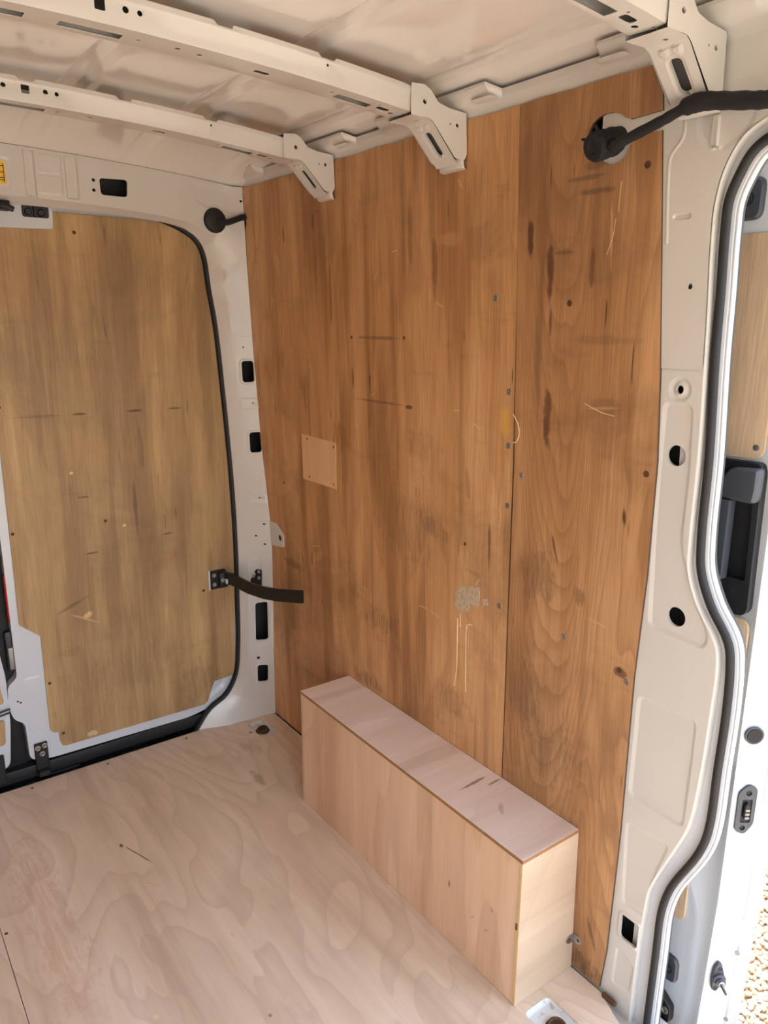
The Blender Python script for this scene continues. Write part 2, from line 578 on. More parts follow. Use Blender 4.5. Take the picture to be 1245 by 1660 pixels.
WALLW = dict(along='z', across='x', fig=26, fig_scale=2.6, fig_amt=0.30, stretch=0.22, band=0.75, fleck=0.9, grime=0.36,
             grime_col=srgb(96, 66, 42), rough=0.5, grain=0.36, streak=0.4)
W_REAR = wood('aged orange plywood', srgb(158, 112, 71), srgb(190, 142, 95), srgb(206, 160, 113), seed=1.3, marks=REAR_MARKS, **WALLW)
W_FRONT = wood('aged orange plywood cathedral', srgb(142, 99, 63), srgb(170, 125, 83), srgb(188, 144, 101), seed=8.1, marks=FRONT_MARKS,
               **{**WALLW, 'fig': 30, 'fig_amt': 0.5, 'stretch': 0.3, 'cath': [(0.125, 45.0, 0.75, 0.17)]})
W_PATCH = wood('less weathered plywood', srgb(208, 164, 120), srgb(216, 174, 130), srgb(224, 184, 140), seed=3.3, fig=20, fig_amt=0.2, grain=0.15, rough=0.55)
W_DOOR = wood('dull brown plywood', srgb(146, 114, 76), srgb(170, 138, 94), srgb(188, 156, 108), along='z', across='y', seed=4.4, fig=22, fig_amt=0.22,
              band=0.8, fleck=0.5, grime=0.34, grime_col=srgb(104, 80, 54), grain=0.3, streak=0.25, rough=0.55, marks=[
    m_(-0.60, 1.17, 0.03, 0.005, 0, MK, 0.7), m_(-0.43, 1.17, 0.03, 0.005, 0, MK, 0.7), m_(-0.30, 1.17, 0.03, 0.005, 0, MK, 0.6), m_(-0.72, 1.17, 0.09, 0.006, 0, SC_, 0.4),
    m_(-0.61, 0.91, 0.025, 0.004, 0, MK, 0.6), m_(-0.60, 0.725, 0.028, 0.004, 0, MK, 0.7), m_(-0.35, 0.75, 0.025, 0.004, 0, MK, 0.6),
    m_(-0.63, 0.52, 0.02, 0.012, 0.4, srgb(216, 180, 130), 0.8), m_(-0.64, 0.51, 0.07, 0.004, -0.5, srgb(196, 160, 112), 0.7), m_(-0.68, 0.56, 0.07, 0.008, 0.4, MK, 0.4),
    m_(-0.49, 0.80, 0.008, 0.006, 0, srgb(226, 200, 150), 0.8), m_(-0.64, 0.99, 0.009, 0.006, 0, srgb(226, 210, 130), 0.8), m_(-0.65, 0.10, 0.02, 0.014, 0, srgb(206, 186, 150), 0.7),
    m_(-0.34, 0.66, 0.012, 0.012, 0, srgb(190, 110, 40), 0.6), m_(-0.5, 0.30, 0.28, 0.10, 0, srgb(110, 86, 62), 0.25), m_(-0.27, 0.18, 0.1, 0.10, 0, srgb(96, 72, 52), 0.3),
    m_(-0.45, 1.05, 0.3, 0.06, 0, srgb(176, 134, 78), 0.25), m_(-0.42, 1.05, 0.015, 0.10, 0, MK, 0.35), m_(-0.45, 0.86, 0.008, 0.12, 0, MK, 0.4),
])
W_FLOOR = wood('pinkish floor plywood', srgb(200, 178, 156), srgb(222, 203, 182), srgb(234, 218, 200), along='x', across='y', seed=2.2, fig=38, fig_scale=2.0,
               fig_amt=0.38, stretch=0.42, band=0.55, grain=0.07, rough=0.5, marks=[
    m_(-0.69, 0.48, 0.003, 0.08, -0.35, MK, 0.8), m_(-0.717, 0.418, 0.006, 0.010, 0, MK, 0.8), m_(-0.63, 1.15, 0.006, 0.007, 0, MK, 0.6), m_(-0.83, 1.01, 0.008, 0.008, 0, srgb(236, 214, 180), 0.7),
    m_(-0.45, 0.85, 0.04, 0.10, 0, srgb(160, 130, 110), 0.15), m_(-0.25, 0.35, 0.02, 0.06, 0, srgb(110, 84, 60), 0.4), m_(-0.60, 1.2, 0.07, 0.09, 0, srgb(160, 134, 118), 0.18),
    m_(-0.95, 0.60, 0.07, 0.5, 0, srgb(198, 150, 124), 0.35), m_(-0.18, 0.15, 0.05, 0.08, 0, srgb(150, 112, 82), 0.3),
])
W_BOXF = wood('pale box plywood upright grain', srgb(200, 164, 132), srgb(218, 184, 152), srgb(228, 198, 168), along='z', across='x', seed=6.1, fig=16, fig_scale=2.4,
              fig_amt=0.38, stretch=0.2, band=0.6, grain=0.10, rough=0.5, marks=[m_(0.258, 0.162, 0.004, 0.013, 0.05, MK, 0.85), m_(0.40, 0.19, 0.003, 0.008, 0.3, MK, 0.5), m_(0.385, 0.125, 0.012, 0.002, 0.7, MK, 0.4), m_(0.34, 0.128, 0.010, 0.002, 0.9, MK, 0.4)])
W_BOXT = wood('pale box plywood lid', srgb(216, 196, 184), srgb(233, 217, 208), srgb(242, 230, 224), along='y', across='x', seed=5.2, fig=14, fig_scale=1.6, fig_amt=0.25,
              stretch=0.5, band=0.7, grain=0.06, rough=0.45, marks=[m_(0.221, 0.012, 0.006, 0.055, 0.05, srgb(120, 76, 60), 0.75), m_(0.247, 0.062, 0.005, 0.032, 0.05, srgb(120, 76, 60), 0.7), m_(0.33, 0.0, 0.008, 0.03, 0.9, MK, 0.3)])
W_BOXE = wood('pale box plywood end', srgb(176, 150, 126), srgb(190, 166, 140), srgb(202, 180, 156), along='y', across='z', seed=7.4, fig=16, fig_scale=2.4, fig_amt=0.25,  # same ply as the front; darker colour offsets the direct light here
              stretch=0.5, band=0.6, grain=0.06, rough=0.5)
W_NEW = wood('new light oak plywood', srgb(192, 162, 130), srgb(208, 180, 148), srgb(218, 192, 162), along='z', across='x', seed=9.2, fig=20, fig_amt=0.15, band=0.6, grain=0.4, rough=0.5)

# ------------------------------------------------------------------ the van body (setting)
TILT = 0.0321
def wallf(x, z, h):            # left side wall: leans in slightly towards the roof
    return (x, -TILT * z - h, z)

def structure(o):
    o['kind'] = 'structure'
    return o

MID = -0.88
XF, XR, YR = 3.05, -0.20, -1.76      # bulkhead, outer rear, right wall

# floor pan + boards
mb = MB()
box(mb, XR, XF, YR, 0.075, -0.06, -0.03, 0)
floor = structure(mb.build('floor', WHITE, smooth=0))
def floorf(x, y, h):
    return (x, y, h)
H_R = rrect(0.072, -0.092, 0.112, 0.068, 0.016)
H_F = rrect(1.528, -0.146, 0.125, 0.078, 0.018)
edge_y = -0.004
mb = MB()
sheet(mb, [(-0.047, -1.0535), (XF, -1.0535), (XF, -0.035), (1.60, -0.035), (1.53, edge_y), (0.0, edge_y), (-0.047, -0.19)], floorf,
      holes=[H_R, H_F], thick=0.012)
b1 = mb.build('plywood_board', W_FLOOR, floor, smooth=0)
mb = MB()
sheet(mb, [(-0.047, YR + 0.01), (XF, YR + 0.01), (XF, -1.0552), (-0.047, -1.0552)], floorf, thick=0.012)
b2 = mb.build('plywood_board', W_FLOOR, floor, smooth=0)
for (x, y) in ((-0.022, -0.623), (-0.022, -0.347), (0.076, -0.142), (0.575, -1.045), (-0.022, -0.86)):
    mb = MB()
    lathe(mb, (x, y, 0.0), (0, 0, 1), [(0.0045, -0.001), (0.0042, 0.0006), (0.0018, 0.0004), (0.0, -0.0002)], 10)
    mb.build('screw', RUST, floor)

# roof skin: crowned across, with pressed swages running along the van
def zroof(y):
    d = (y + 0.88) / 0.72
    z = 1.953 - 0.030 * d * d - 0.9 * max(0.0, abs(y + 0.88) - 0.70) ** 2
    for c in (-0.13, -0.41, -0.69, -1.07, -1.35, -1.63):
        e = abs(y - c)
        z += 0.010 * (1 - min(1, max(0, (e - 0.016) / 0.016))) if e < 0.032 else 0
    return z
ys = set()
for c in (-0.13, -0.41, -0.69, -1.07, -1.35, -1.63):
    for d in (-0.033, -0.031, -0.0165, -0.0155, 0.0155, 0.0165, 0.031, 0.033):
        ys.add(round(c + d, 4))
for i in range(41):
    y = round(YR + 0.02 + i * (abs(YR) - 0.06) / 40, 4)
    if all(abs(abs(y - c)) > 0.045 for c in (-0.13, -0.41, -0.69, -1.07, -1.35, -1.63)):
        ys.add(y)
ys = sorted(ys)
mb = MB()
xs = [-0.021, 0.03, 0.08, 0.14, 0.21, 0.29, 0.5, 1.0, 1.6, 2.2, XF]
HT = [(-0.88, 1.909), (-0.747, 1.906), (-0.55, 1.900), (-0.338, 1.888), (-0.20, 1.877), (-0.09, 1.863), (0.1, 1.855)]
def header_top(y):
    y = y if y > -0.88 else 2 * -0.88 - y
    for (a, b), (c, d) in zip(HT, HT[1:]):
        if y <= c:
            return b + (d - b) * (y - a) / (c - a)
    return HT[-1][1]
def roofz(x, y):
    w = max(0.0, min(1.0, (x + 0.021) / 0.30))
    w = 1 - (1 - w) ** 2
    return header_top(y) * (1 - w) + zroof(y) * w
vs = [(x, y, roofz(x, y)) for x in xs for y in ys]
m = len(ys)
mb.add(vs, [(i * m + j, i * m + j + 1, (i + 1) * m + j + 1, (i + 1) * m + j) for i in range(len(xs) - 1) for j in range(m - 1)])
ceiling = structure(mb.build('ceiling', ROOFW, smooth=50))
mb = MB()   # outer roof closing the van from above
box(mb, XR, XF, YR - 0.1, 0.10, 1.985, 1.995, 0)
mb.build('outer_skin', DOORW, ceiling, smooth=0)
# side rail between roof and left wall, its inner edge joggles at every rib
for side in (0, 1):
    def rl(x, y, z):
        return (x, y, z) if side == 0 else (x, 2 * -0.88 - y, z)
    brk = [-0.02]
    nar = [(0.16, 0.27), (0.655, 0.77), (1.165, 1.405), (1.70, 2.0), (2.2, 2.5)]
    xs2 = [-0.02]
    for a, b in nar:
        xs2 += [a - 0.014, a, b, b + 0.014]
    xs2 += [XF]
    def inner(x):
        for a, b in nar:
            if a - 0.001 <= x <= b + 0.001:
                return -0.068
        return -0.102
    prof = lambda x: [(-0.050, 1.848), (-0.0585, 1.866), (-0.061, 1.872), (-0.066, 1.8765), (inner(x) * 0.5 - 0.033, 1.882), (inner(x), 1.889 if inner(x) > -0.09 else 1.899), (inner(x), 1.8945 if inner(x) > -0.09 else 1.9045)]
    mb = MB()
    vs = []
    for x in xs2:
        vs += [rl(x, *q) for q in prof(x)]
    k = len(prof(0))
    mb.add(vs, [(i * k + j, i * k + j + 1, (i + 1) * k + j + 1, (i + 1) * k + j) for i in range(len(xs2) - 1) for j in range(k - 1)])
    mb.build('roof_rail', WHITE, ceiling, smooth=40)
    # raised pads pressed into the rail
    for x in (0.40, 0.62, 0.93, 1.13, 1.44):
        mb = MB()
        sheetloop = rrect(x, -0.083, 0.06, 0.022, 0.010)
        Li = offset(sheetloop, -0.006)
        nn = len(Li)
        vv = [rl(p.x, p.y, 1.8795 + (-(p.y) - 0.083) * 0.12) for p in sheetloop] + [rl(p.x, p.y, 1.8765 + (-(p.y) - 0.083) * 0.12) for p in Li]
        mb.add(vv, [(i, (i + 1) % nn, nn + (i + 1) % nn, nn + i) for i in range(nn)] + [tuple(range(nn, 2 * nn))])
        mb.build('pressed_pad', WHITE, ceiling, smooth=50)
# closing strip above the rail: hides nothing in view, keeps daylight out of the roof edge
mb = MB()
box(mb, XR, XF, -0.045, 0.10, 1.93, 1.985, 0)
box(mb, XR, XF, YR - 0.1, YR + 0.03, 1.93, 1.985, 0)
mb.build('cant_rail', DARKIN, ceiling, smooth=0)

# left wall: outer skin, then the door pillar in two overlapping pressings
mb = MB()
sheet(mb, [(XR, -0.5), (1.60, -0.5), (1.60, 1.97), (XR, 1.97)], lambda x, z, h: wallf(x, z, h - 0.0595), thick=0.008)
sheet(mb, [(2.99, -0.5), (XF + 1.2, -0.5), (XF + 1.2, 1.97), (2.99, 1.97)], lambda x, z, h: wallf(x, z, h - 0.0595), thick=0.008)
sheet(mb, [(1.60, 1.80), (2.99, 1.80), (2.99, 1.97), (1.60, 1.97)], lambda x, z, h: wallf(x, z, h - 0.0595), thick=0.008)
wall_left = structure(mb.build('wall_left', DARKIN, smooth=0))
lip = catmull([(1.597, -0.034), (1.602, 0.136), (1.610, 0.269), (1.618, 0.334), (1.655, 0.435), (1.687, 0.524), (1.700, 0.632), (1.707, 0.757), (1.710, 0.867),
               (1.703, 0.906), (1.662, 0.968), (1.640, 1.025), (1.637, 1.088), (1.639, 1.231), (1.636, 1.376), (1.633, 1.475), (1.629, 1.57), (1.630, 1.634),
               (1.642, 1.686), (1.667, 1.726), (1.702, 1.746), (1.76, 1.762), (1.90, 1.772), (2.3, 1.775), (2.70, 1.770), (2.86, 1.75), (2.945, 1.69), (2.97, 1.60),
               (2.975, 1.2), (2.975, 0.6), (2.975, -0.034)], 5)
seam_i = min(range(len(lip)), key=lambda i: abs(lip[i].y - 1.376) + (0 if lip[i].x < 2 else 9))
seam_j = min(range(len(lip)), key=lambda i: abs(lip[i].y - 1.376) + (0 if lip[i].x > 2 else 9))
PH = -0.006
def pil(x, z, h):
    return wallf(x, z, PH + h)
def cl(pts, n=4):
    return catmull(pts, n, True)
bead1 = rounded([(1.569, 1.318), (1.622, 1.316), (1.625, 1.202), (1.622, 1.08), (1.628, 1.048), (1.646, 1.005), (1.690, 0.915), (1.684, 0.892), (1.572, 0.898), (1.568, 1.038), (1.566, 1.15)], 0.014, 4)
bead2 = rounded([(1.562, 0.746), (1.683, 0.746), (1.681, 0.642), (1.677, 0.516), (1.557, 0.521)], 0.016, 5)
bead3 = rounded([(1.556, 0.456), (1.653, 0.459), (1.628, 0.375), (1.622, 0.260), (1.560, 0.262)], 0.013, 4)
bead4 = rounded([(1.555, 0.140), (1.598, 0.120), (1.592, 0.045), (1.548, 0.040)], 0.010, 4)
sq = rounded([(1.562, 0.234), (1.606, 0.232), (1.604, 0.172), (1.561, 0.173)], 0.009, 4)
hole_c = circ(1.597, 1.226, 0.0185, 20)
hole_d = circ(1.624, 0.931, 0.0185, 20)
mb = MB()
low = [(1.42, -0.034), *[(p.x, p.y) for p in lip[:seam_i + 1]], (1.42, 1.384)]
low[-2] = (lip[seam_i].x, 1.384)
sheet(mb, low, pil, holes=[circ(1.596, 1.341, 0.0075, 14), (hole_c, -0.004), (hole_d, -0.004), (sq, 0.003)],
      beads=[(circ(1.596, 1.341, 0.019, 20), -0.004, 0.003), (bead1, -0.004, 0.003), (bead2, -0.0035, 0.003), (bead3, -0.003, 0.0025), (bead4, -0.003, 0.002),
             (offset(sq, 0.007), 0.003, 0.002)])
mb.build('door_pillar', WHITE, wall_left, smooth=40)
mb = MB()
upp = [(1.405, 1.374), *[(p.x, p.y) for p in lip[seam_i:seam_j + 1]], (XF, 1.374), (XF, 1.872), (1.405, 1.872)]
slot = rrect(1.575, 1.6205, 0.032, 0.008, 0.004, 3)
cup = rounded([(1.592, 1.80), (1.592, 1.735), (1.63, 1.705), (1.68, 1.735), (1.69, 1.80)], 0.02, 5)
sheet(mb, upp, lambda x, z, h: pil(x, z, h + 0.0022), holes=[circ(1.600, 1.510, 0.0048, 12), circ(1.415, 1.765, 0.005, 10)],
      beads=[(slot, -0.0035, 0.0014), (cup, -0.003, 0.004), (rrect(1.622, 1.738, 0.012, 0.05, 0.005, 3), 0.003, 0.0015)], flange=0.004)
n0 = seam_i
mb.build('door_pillar', WHITE, wall_left, smooth=40)
mb = MB()     # front pillar below the seam, beside the bulkhead
sheet(mb, [(2.975, -0.034), (XF, -0.034), (XF, 1.384), (2.975, 1.384)], pil)
mb.build('door_pillar', WHITE, wall_left, smooth=0)
# groove line by the lining edge
mb = MB()
gl = catmull([(1.552, 1.86), (1.553, 1.79), (1.567, 1.765), (1.566, 1.74), (1.546, 1.715), (1.5445, 1.68), (1.550, 1.58)], 6)
sweep(mb, gl, [(0.0035, 0.0), (0.0012, 0.0016), (-0.0012, 0.0016), (-0.0035, 0.0)], lambda x, z, h: pil(x, z, 0.0022 + h), closed_prof=False)
mb.build('pressed_crease', WHITE, wall_left, smooth=80)
# rolled lip of the door opening and the sunk flange the seal sits on
mb = MB()
sweep(mb, lip, [(0.0, 0.0), (-0.002, -0.0006), (-0.0033, -0.0025), (-0.0038, -0.006), (-0.0038, -0.0138)], pil, closed_prof=False)
mb.build('opening_lip', WHITE, wall_left, smooth=60)
seal_c = catmull([(1.621, -0.034), (1.628, 0.181), (1.632, 0.293), (1.648, 0.364), (1.697, 0.476), (1.711, 0.533), (1.716, 0.668), (1.720, 0.783), (1.718, 0.867),
                  (1.711, 0.908), (1.674, 0.963), (1.648, 1.025), (1.642, 1.087), (1.642, 1.23), (1.636, 1.396), (1.635, 1.495), (1.633, 1.589), (1.635, 1.640),
                  (1.649, 1.678), (1.670, 1.712), (1.697, 1.730), (1.75, 1.742), (1.90, 1.752), (2.3, 1.755), (2.70, 1.750), (2.85, 1.73), (2.925, 1.67), (2.950, 1.58),
                  (2.955, 1.2), (2.955, 0.6), (2.955, -0.034)], 5)
def rev(x, z, h):
    return wallf(x, z, -0.02 + h)
mb = MB()       # recess floor between lip and seal
sweep(mb, seal_c, [(0.045, -0.0005), (-0.002, 0.0)], rev, closed_prof=False)
# reveal beyond the seal: pale step, dark groove, rolled outer flange
sweep(mb, seal_c, [(-0.002, 0.0), (-0.0150, -0.0004), (-0.0195, -0.0010), (-0.0235, -0.0022), (-0.0238, -0.0065), (-0.0250, -0.0070), (-0.0258, -0.0052), (-0.0278, -0.0058), (-0.0290, -0.0085), (-0.0290, -0.0130), (-0.0270, -0.0180), (-0.0235, -0.0225)], rev, closed_prof=False)
mb.build('door_reveal', DOORW, wall_left, smooth=50)
mb = MB()
sweep(mb, seal_c, [(-0.0235, -0.0225), (-0.018, -0.0395), (0.15, -0.041)], rev, closed_prof=False)
mb.build('outer_return', DARKIN, wall_left, smooth=50)  # coloured dark to put shade behind the pillar holes
seal_t = link('tmp', None)
bpy.data.objects.remove(seal_t)
mb = MB()
sweep(mb, seal_c, [(-0.0055, 0.0008), (-0.0055, 0.006), (-0.0075, 0.0095), (-0.012, 0.0108), (-0.0175, 0.0085), (-0.0200, 0.004), (-0.0195, 0.0008)], rev)
so = mb.build('door_seal', RUBBER, None, smooth=60, loc=(1.64, -0.02, 0.0))
tag(so, 'black rubber weather seal curving round the open side doorway', 'door seal', 'rubber door seals')

mb = MB()
box(mb, 1.536, 1.572, -0.012, -0.001, -0.004, 0.009, 0.003)
mb.build('rusty_clip', RUST, wall_left, smooth=0)
# right wall and an unseen cab passage opened wide to let more daylight in (behind the camera)
mb = MB()
sheet(mb, [(XR, -0.5), (XF, -0.5), (XF, 1.97), (XR, 1.97)], lambda x, z, h: (x, YR + TILT * z + h, z), thick=0.06)
wall_right = structure(mb.build('wall_right', WHITE, smooth=0))
mb = MB()
sheet(mb, [(0, 0.0), (1.5, 0.0), (1.5, 1.84), (0, 1.84)], lambda x, z, h: (x, YR + 0.006 + TILT * z + h, z), thick=0.004)
mb.build('lining_board', W_REAR, wall_right, smooth=0)
mb = MB()
sheet(mb, [(YR, -0.03), (0.06, -0.03), (0.06, 1.97), (YR, 1.97)], lambda y, z, h: (XF - h, y, z), holes=[rrect(MID, 0.95, 1.64, 1.78, 0.10)], thick=0.02)
wall_front = structure(mb.build('wall_front', WHITE, smooth=40))

# rear frame: header and corner pillars, mirrored about the centre line
MID = -0.88
XE = [(-0.1, 0.0), (0, 0.0), (0.278, 0.021), (0.528, 0.046), (0.693, 0.057), (0.783, 0.054), (0.912, 0.039), (1.04, 0.023), (1.208, 0.014), (1.371, 0.005), (1.645, 0.0), (2.0, 0.0)]   # the pillar's forward edge, bowed
def rbase(y, z):
    d = max(0.0, min(1.0, (-y - TILT * z) / 0.055))
    e = XE[-1][1]
    for (a, b), (c, f) in zip(XE, XE[1:]):
        if z <= c:
            e = b + (f - b) * (z - a) / (c - a)
            break
    return e + (-0.02 - e) * d
crease = catmull([(-0.88, 1.774), (-0.602, 1.774), (-0.40, 1.764), (-0.28, 1.752), (-0.209, 1.735), (-0.160, 1.697), (-0.135, 1.627), (-0.122, 1.542), (-0.099, 1.29), (-0.083, 1.04),
                  (-0.076, 0.753), (-0.083, 0.523), (-0.094, 0.285), (-0.112, 0.141), (-0.146, 0.051), (-0.205, -0.02)], 5)
inn = catmull([(-0.88, 1.757), (-0.602, 1.757), (-0.40, 1.750), (-0.30, 1.742), (-0.231, 1.725), (-0.195, 1.700), (-0.173, 1.660), (-0.157, 1.541), (-0.143, 1.45), (-0.124, 1.207), (-0.109, 0.95),
               (-0.102, 0.726), (-0.103, 0.517), (-0.109, 0.278), (-0.124, 0.17), (-0.167, 0.100), (-0.235, 0.060), (-0.30, -0.02)], 5)
hh = rounded([(-0.500, 1.845), (-0.419, 1.848), (-0.422, 1.800), (-0.498, 1.800)], 0.010, 4)
ph = [rounded(q, 0.010, 4) for q in ([(-0.082, 1.320), (-0.046, 1.321), (-0.045, 1.251), (-0.080, 1.249)], [(-0.067, 1.080), (-0.033, 1.083), (-0.034, 1.013), (-0.066, 1.010)],
                                     [(-0.063, 0.456), (-0.030, 0.466), (-0.026, 0.313), (-0.063, 0.308)], [(-0.060, 0.208), (-0.026, 0.209), (-0.026, 0.141), (-0.060, 0.140)])]
small = [(-0.516, 1.838, 0.005), (-0.517, 1.811, 0.005), (-0.073, 1.365, 0.0028), (-0.052, 1.180, 0.0028), (-0.047, 0.852, 0.0028), (-0.055, 0.236, 0.006), (-0.065, 1.82, 0.004),
         (-0.039, 0.759, 0.0035), (-0.058, 0.713, 0.0035), (-0.038, 0.685, 0.0035)]
outer = [(-0.88, 1.908), (-0.747, 1.905), (-0.55, 1.899), (-0.338, 1.887), (-0.20, 1.876), (-0.09, 1.862), (-0.0600, 1.862), *[(-TILT * z - 0.0006, z) for z in (1.645, 1.5, 1.371, 1.29, 1.208, 1.12, 1.04, 0.975, 0.912, 0.85, 0.783, 0.74, 0.693, 0.61, 0.528, 0.40, 0.278, 0.14, -0.02)]]
full = [Vector(p) for p in outer] + [p for p in reversed(inn)]
hb = [(rrect(-0.685, 1.838, 0.026, 0.118, 0.004, 2), -0.006, 0.002), (rrect(-0.575, 1.838, 0.032, 0.112, 0.004, 2), -0.006, 0.002),
      (rrect(-0.632, 1.866, 0.060, 0.050, 0.004, 2), 0.003, 0.002), (rrect(-0.632, 1.812, 0.060, 0.048, 0.004, 2), 0.003, 0.002),
      (rrect(-0.752, 1.832, 0.034, 0.075, 0.012, 4), -0.003, 0.002),
      (rounded([(-0.225, 1.862), (-0.105, 1.848), (-0.098, 1.79), (-0.15, 1.785), (-0.21, 1.812)], 0.012, 4), -0.005, 0.004),
      (rrect(-0.062, 1.179, 0.054, 0.034, 0.005, 2), 0.004, 0.002), (rrect(-0.053, 0.848, 0.042, 0.032, 0.005, 2), 0.004, 0.002)]
for P in ph:
    hb.append((offset(P, 0.0060), 0.0035, 0.0014))
def frame_half(mir):
    def fm(y, z, h):
        yy = y if not mir else 2 * MID - y
        return (rbase(y, z) + h, yy, z)
    mb = MB()
    sheet(mb, full, fm, holes=[(hh, 0.0), *[(P, 0.0035) for P in ph], *[circ(y, z, r, 10) for y, z, r in small]], beads=hb,
          lines=[(crease[1:-1], 0.0)], flange=0.006,
          pts=[(-TILT * z - 0.055, z, 0) for z in (0.05, 0.27, 0.528, 0.61, 0.80, 0.912, 0.97, 1.13, 1.42, 1.5, 1.6)] + [(-TILT * z - 0.028, z, 0) for z in (0.05, 0.10, 0.25, 0.528, 0.57, 0.61, 0.65, 0.80, 0.912, 0.97, 1.13, 1.42, 1.5, 1.6)])
    # angled strip between crease and seal is sunk: push inner-edge vertices back
    iset = {(round(p.x, 5), round(p.y, 5)) for p in inn}
    nv = []
    for v in mb.v:
        y = v[1] if not mir else 2 * MID - v[1]
        if (round(y, 5), round(v[2], 5)) in iset:
            v = (-0.052, v[1], v[2])
        nv.append(v)
    mb.v = nv
    return mb
fr = frame_half(False)
f2 = frame_half(True)
fr.add(f2.v, f2.f)
wall_rear = structure(fr.build('wall_rear', WHITE, smooth=40))
inn_s = [Vector((p.x, p.y + 0.015 * max(0.0, min(1.0, (-p.x - 0.23) / 0.10)) * (1.0 if p.y > 1 else 0.0))) for p in inn]
mb = MB()
sweep(mb, inn_s, [(0.0, 0.0), (0.0, -0.022), (0.03, -0.022)], lambda y, z, h: (-0.052 + h, y, z), closed_prof=False)
sweep(mb, [Vector((2 * MID - p.x, p.y)) for p in inn_s], [(0.0, 0.0), (0.0, -0.022), (-0.03, -0.022)], lambda y, z, h: (-0.052 + h, y, z), closed_prof=False)
mb.build('door_rebate', WHITE, wall_rear, smooth=40)
mb = MB()     # outer body corner shells, with unseen strips added to stop daylight leaks
for s in (0, 1):
    for (y0, y1, z0, z1) in ((-0.16, 0.075, -0.5, 1.99), (-0.88, -0.16, 1.70, 1.99), (-0.88, -0.16, -0.5, 0.16)):
        a, b = (y0, y1) if s == 0 else (2 * MID - y1, 2 * MID - y0)
        box(mb, -0.152, -0.136, a, b, z0, z1, 0)
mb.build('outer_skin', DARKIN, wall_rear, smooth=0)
# seam lines of the pillar pressings
for z, y0, yc, yi in ((1.405, -0.048, -0.105, -0.139), (0.280, -0.012, -0.094, -0.108), (0.769, -0.027, -0.076, -0.101)):
    y1 = yi + 0.004
    mb = MB()
    vs = []
    for (zz, hx) in ((z + 0.0015, 0.0), (z + 0.001, 0.0014), (z - 0.004, 0.0014), (z - 0.0055, 0.0)):
        for k in range(6):
            y = y0 + (y1 - y0) * k / 5
            vs.append((rbase(y, zz) + hx - 0.032 * max(0, (yc - y) / (yc - yi)), y, zz))
    mb.add(vs, [(i * 6 + k, i * 6 + k + 1, (i + 1) * 6 + k + 1, (i + 1) * 6 + k) for i in range(3) for k in range(5)])
    mb.build('sheet_lap', WHITE, wall_rear, smooth=0)
# header joint line, sticker
mb = MB()
vs = []
for z, h in ((1.770, 0.0), (1.770, 0.0012), (1.885, 0.0012), (1.885, 0.0)):
    vs += [(-0.02 + h, -0.385, z), (-0.02 + h, -0.379, z)]
mb.add(vs, [(0, 1, 3, 2), (2, 3, 5, 4), (4, 5, 7, 6)])
mb.build('sheet_lap', WHITE, wall_rear, smooth=0)
mb = MB()
plate(mb, rrect(-0.762, 1.832, 0.034, 0.058, 0.008), lambda y, z, h: (-0.0225 + h, y, z), 0.0006, 0.0002)
stk = mb.build('sticker', YELLOW, wall_rear, smooth=0)
mb = MB()
for z in (1.848, 1.832, 1.818, 1.812):
    mb.add([(-0.0222, -0.776, z), (-0.0222, -0.749, z), (-0.0222, -0.749, z + 0.0022), (-0.0222, -0.776, z + 0.0022)], [(0, 1, 2, 3)])
mb.add([(-0.0222, -0.7515, 1.808), (-0.0222, -0.7495, 1.808), (-0.0222, -0.7495, 1.855), (-0.0222, -0.7515, 1.855)], [(0, 1, 2, 3)])
mb.build('sticker_print', BLACKP, stk, smooth=0)
# anchor lug that laps over the lining
mb = MB()
lug = rounded([(0.066, 0.772), (0.10, 0.775), (0.150, 0.745), (0.148, 0.700), (0.066, 0.678)], 0.010, 4)
lug = [Vector((p.x - 0.062 if p.x < 0.08 else p.x * 1.0 - 0.0, p.y)) for p in lug]
sheet(mb, lug, lambda x, z, h: wallf(x, z, 0.0025 + h), holes=[circ(0.122, 0.727, 0.011, 14)], thick=0.0022)
mb.build('anchor_lug', WHITE, wall_rear, smooth=40)
mb = MB()
lathe(mb, wallf(0.122, 0.727, 0.0004), (0, -1, -TILT), [(0.0125, 0.0), (0.012, 0.0004), (0, 0.0004)], 16)
mb.build('lug_hole_dark', RUBBER, wall_rear, smooth=0)  # thin black disc on the board, stands in for the dark hole
# black fixing plate of the door stay on the pillar
mb = MB()
plate(mb, rounded([(-0.074, 0.560), (-0.058, 0.588), (-0.046, 0.589), (-0.046, 0.520), (-0.074, 0.530)], 0.006), lambda y, z, h: (rbase(y, z) + 0.004 + h, y, z), 0.004, 0.001)
sp_ = mb.build('stay_plate', BLACKM, wall_rear, smooth=40)
for y, z in ((-0.066, 0.562), (-0.053, 0.580), (-0.053, 0.556)):
    mb = MB()
    lathe(mb, (rbase(y, z) + 0.004, y, z), (1, 0, 0), [(0.007, -0.001), (0.007, 0.003), (0.004, 0.004), (0, 0.0035)], 10)
    mb.build('bolt', DULL, sp_)

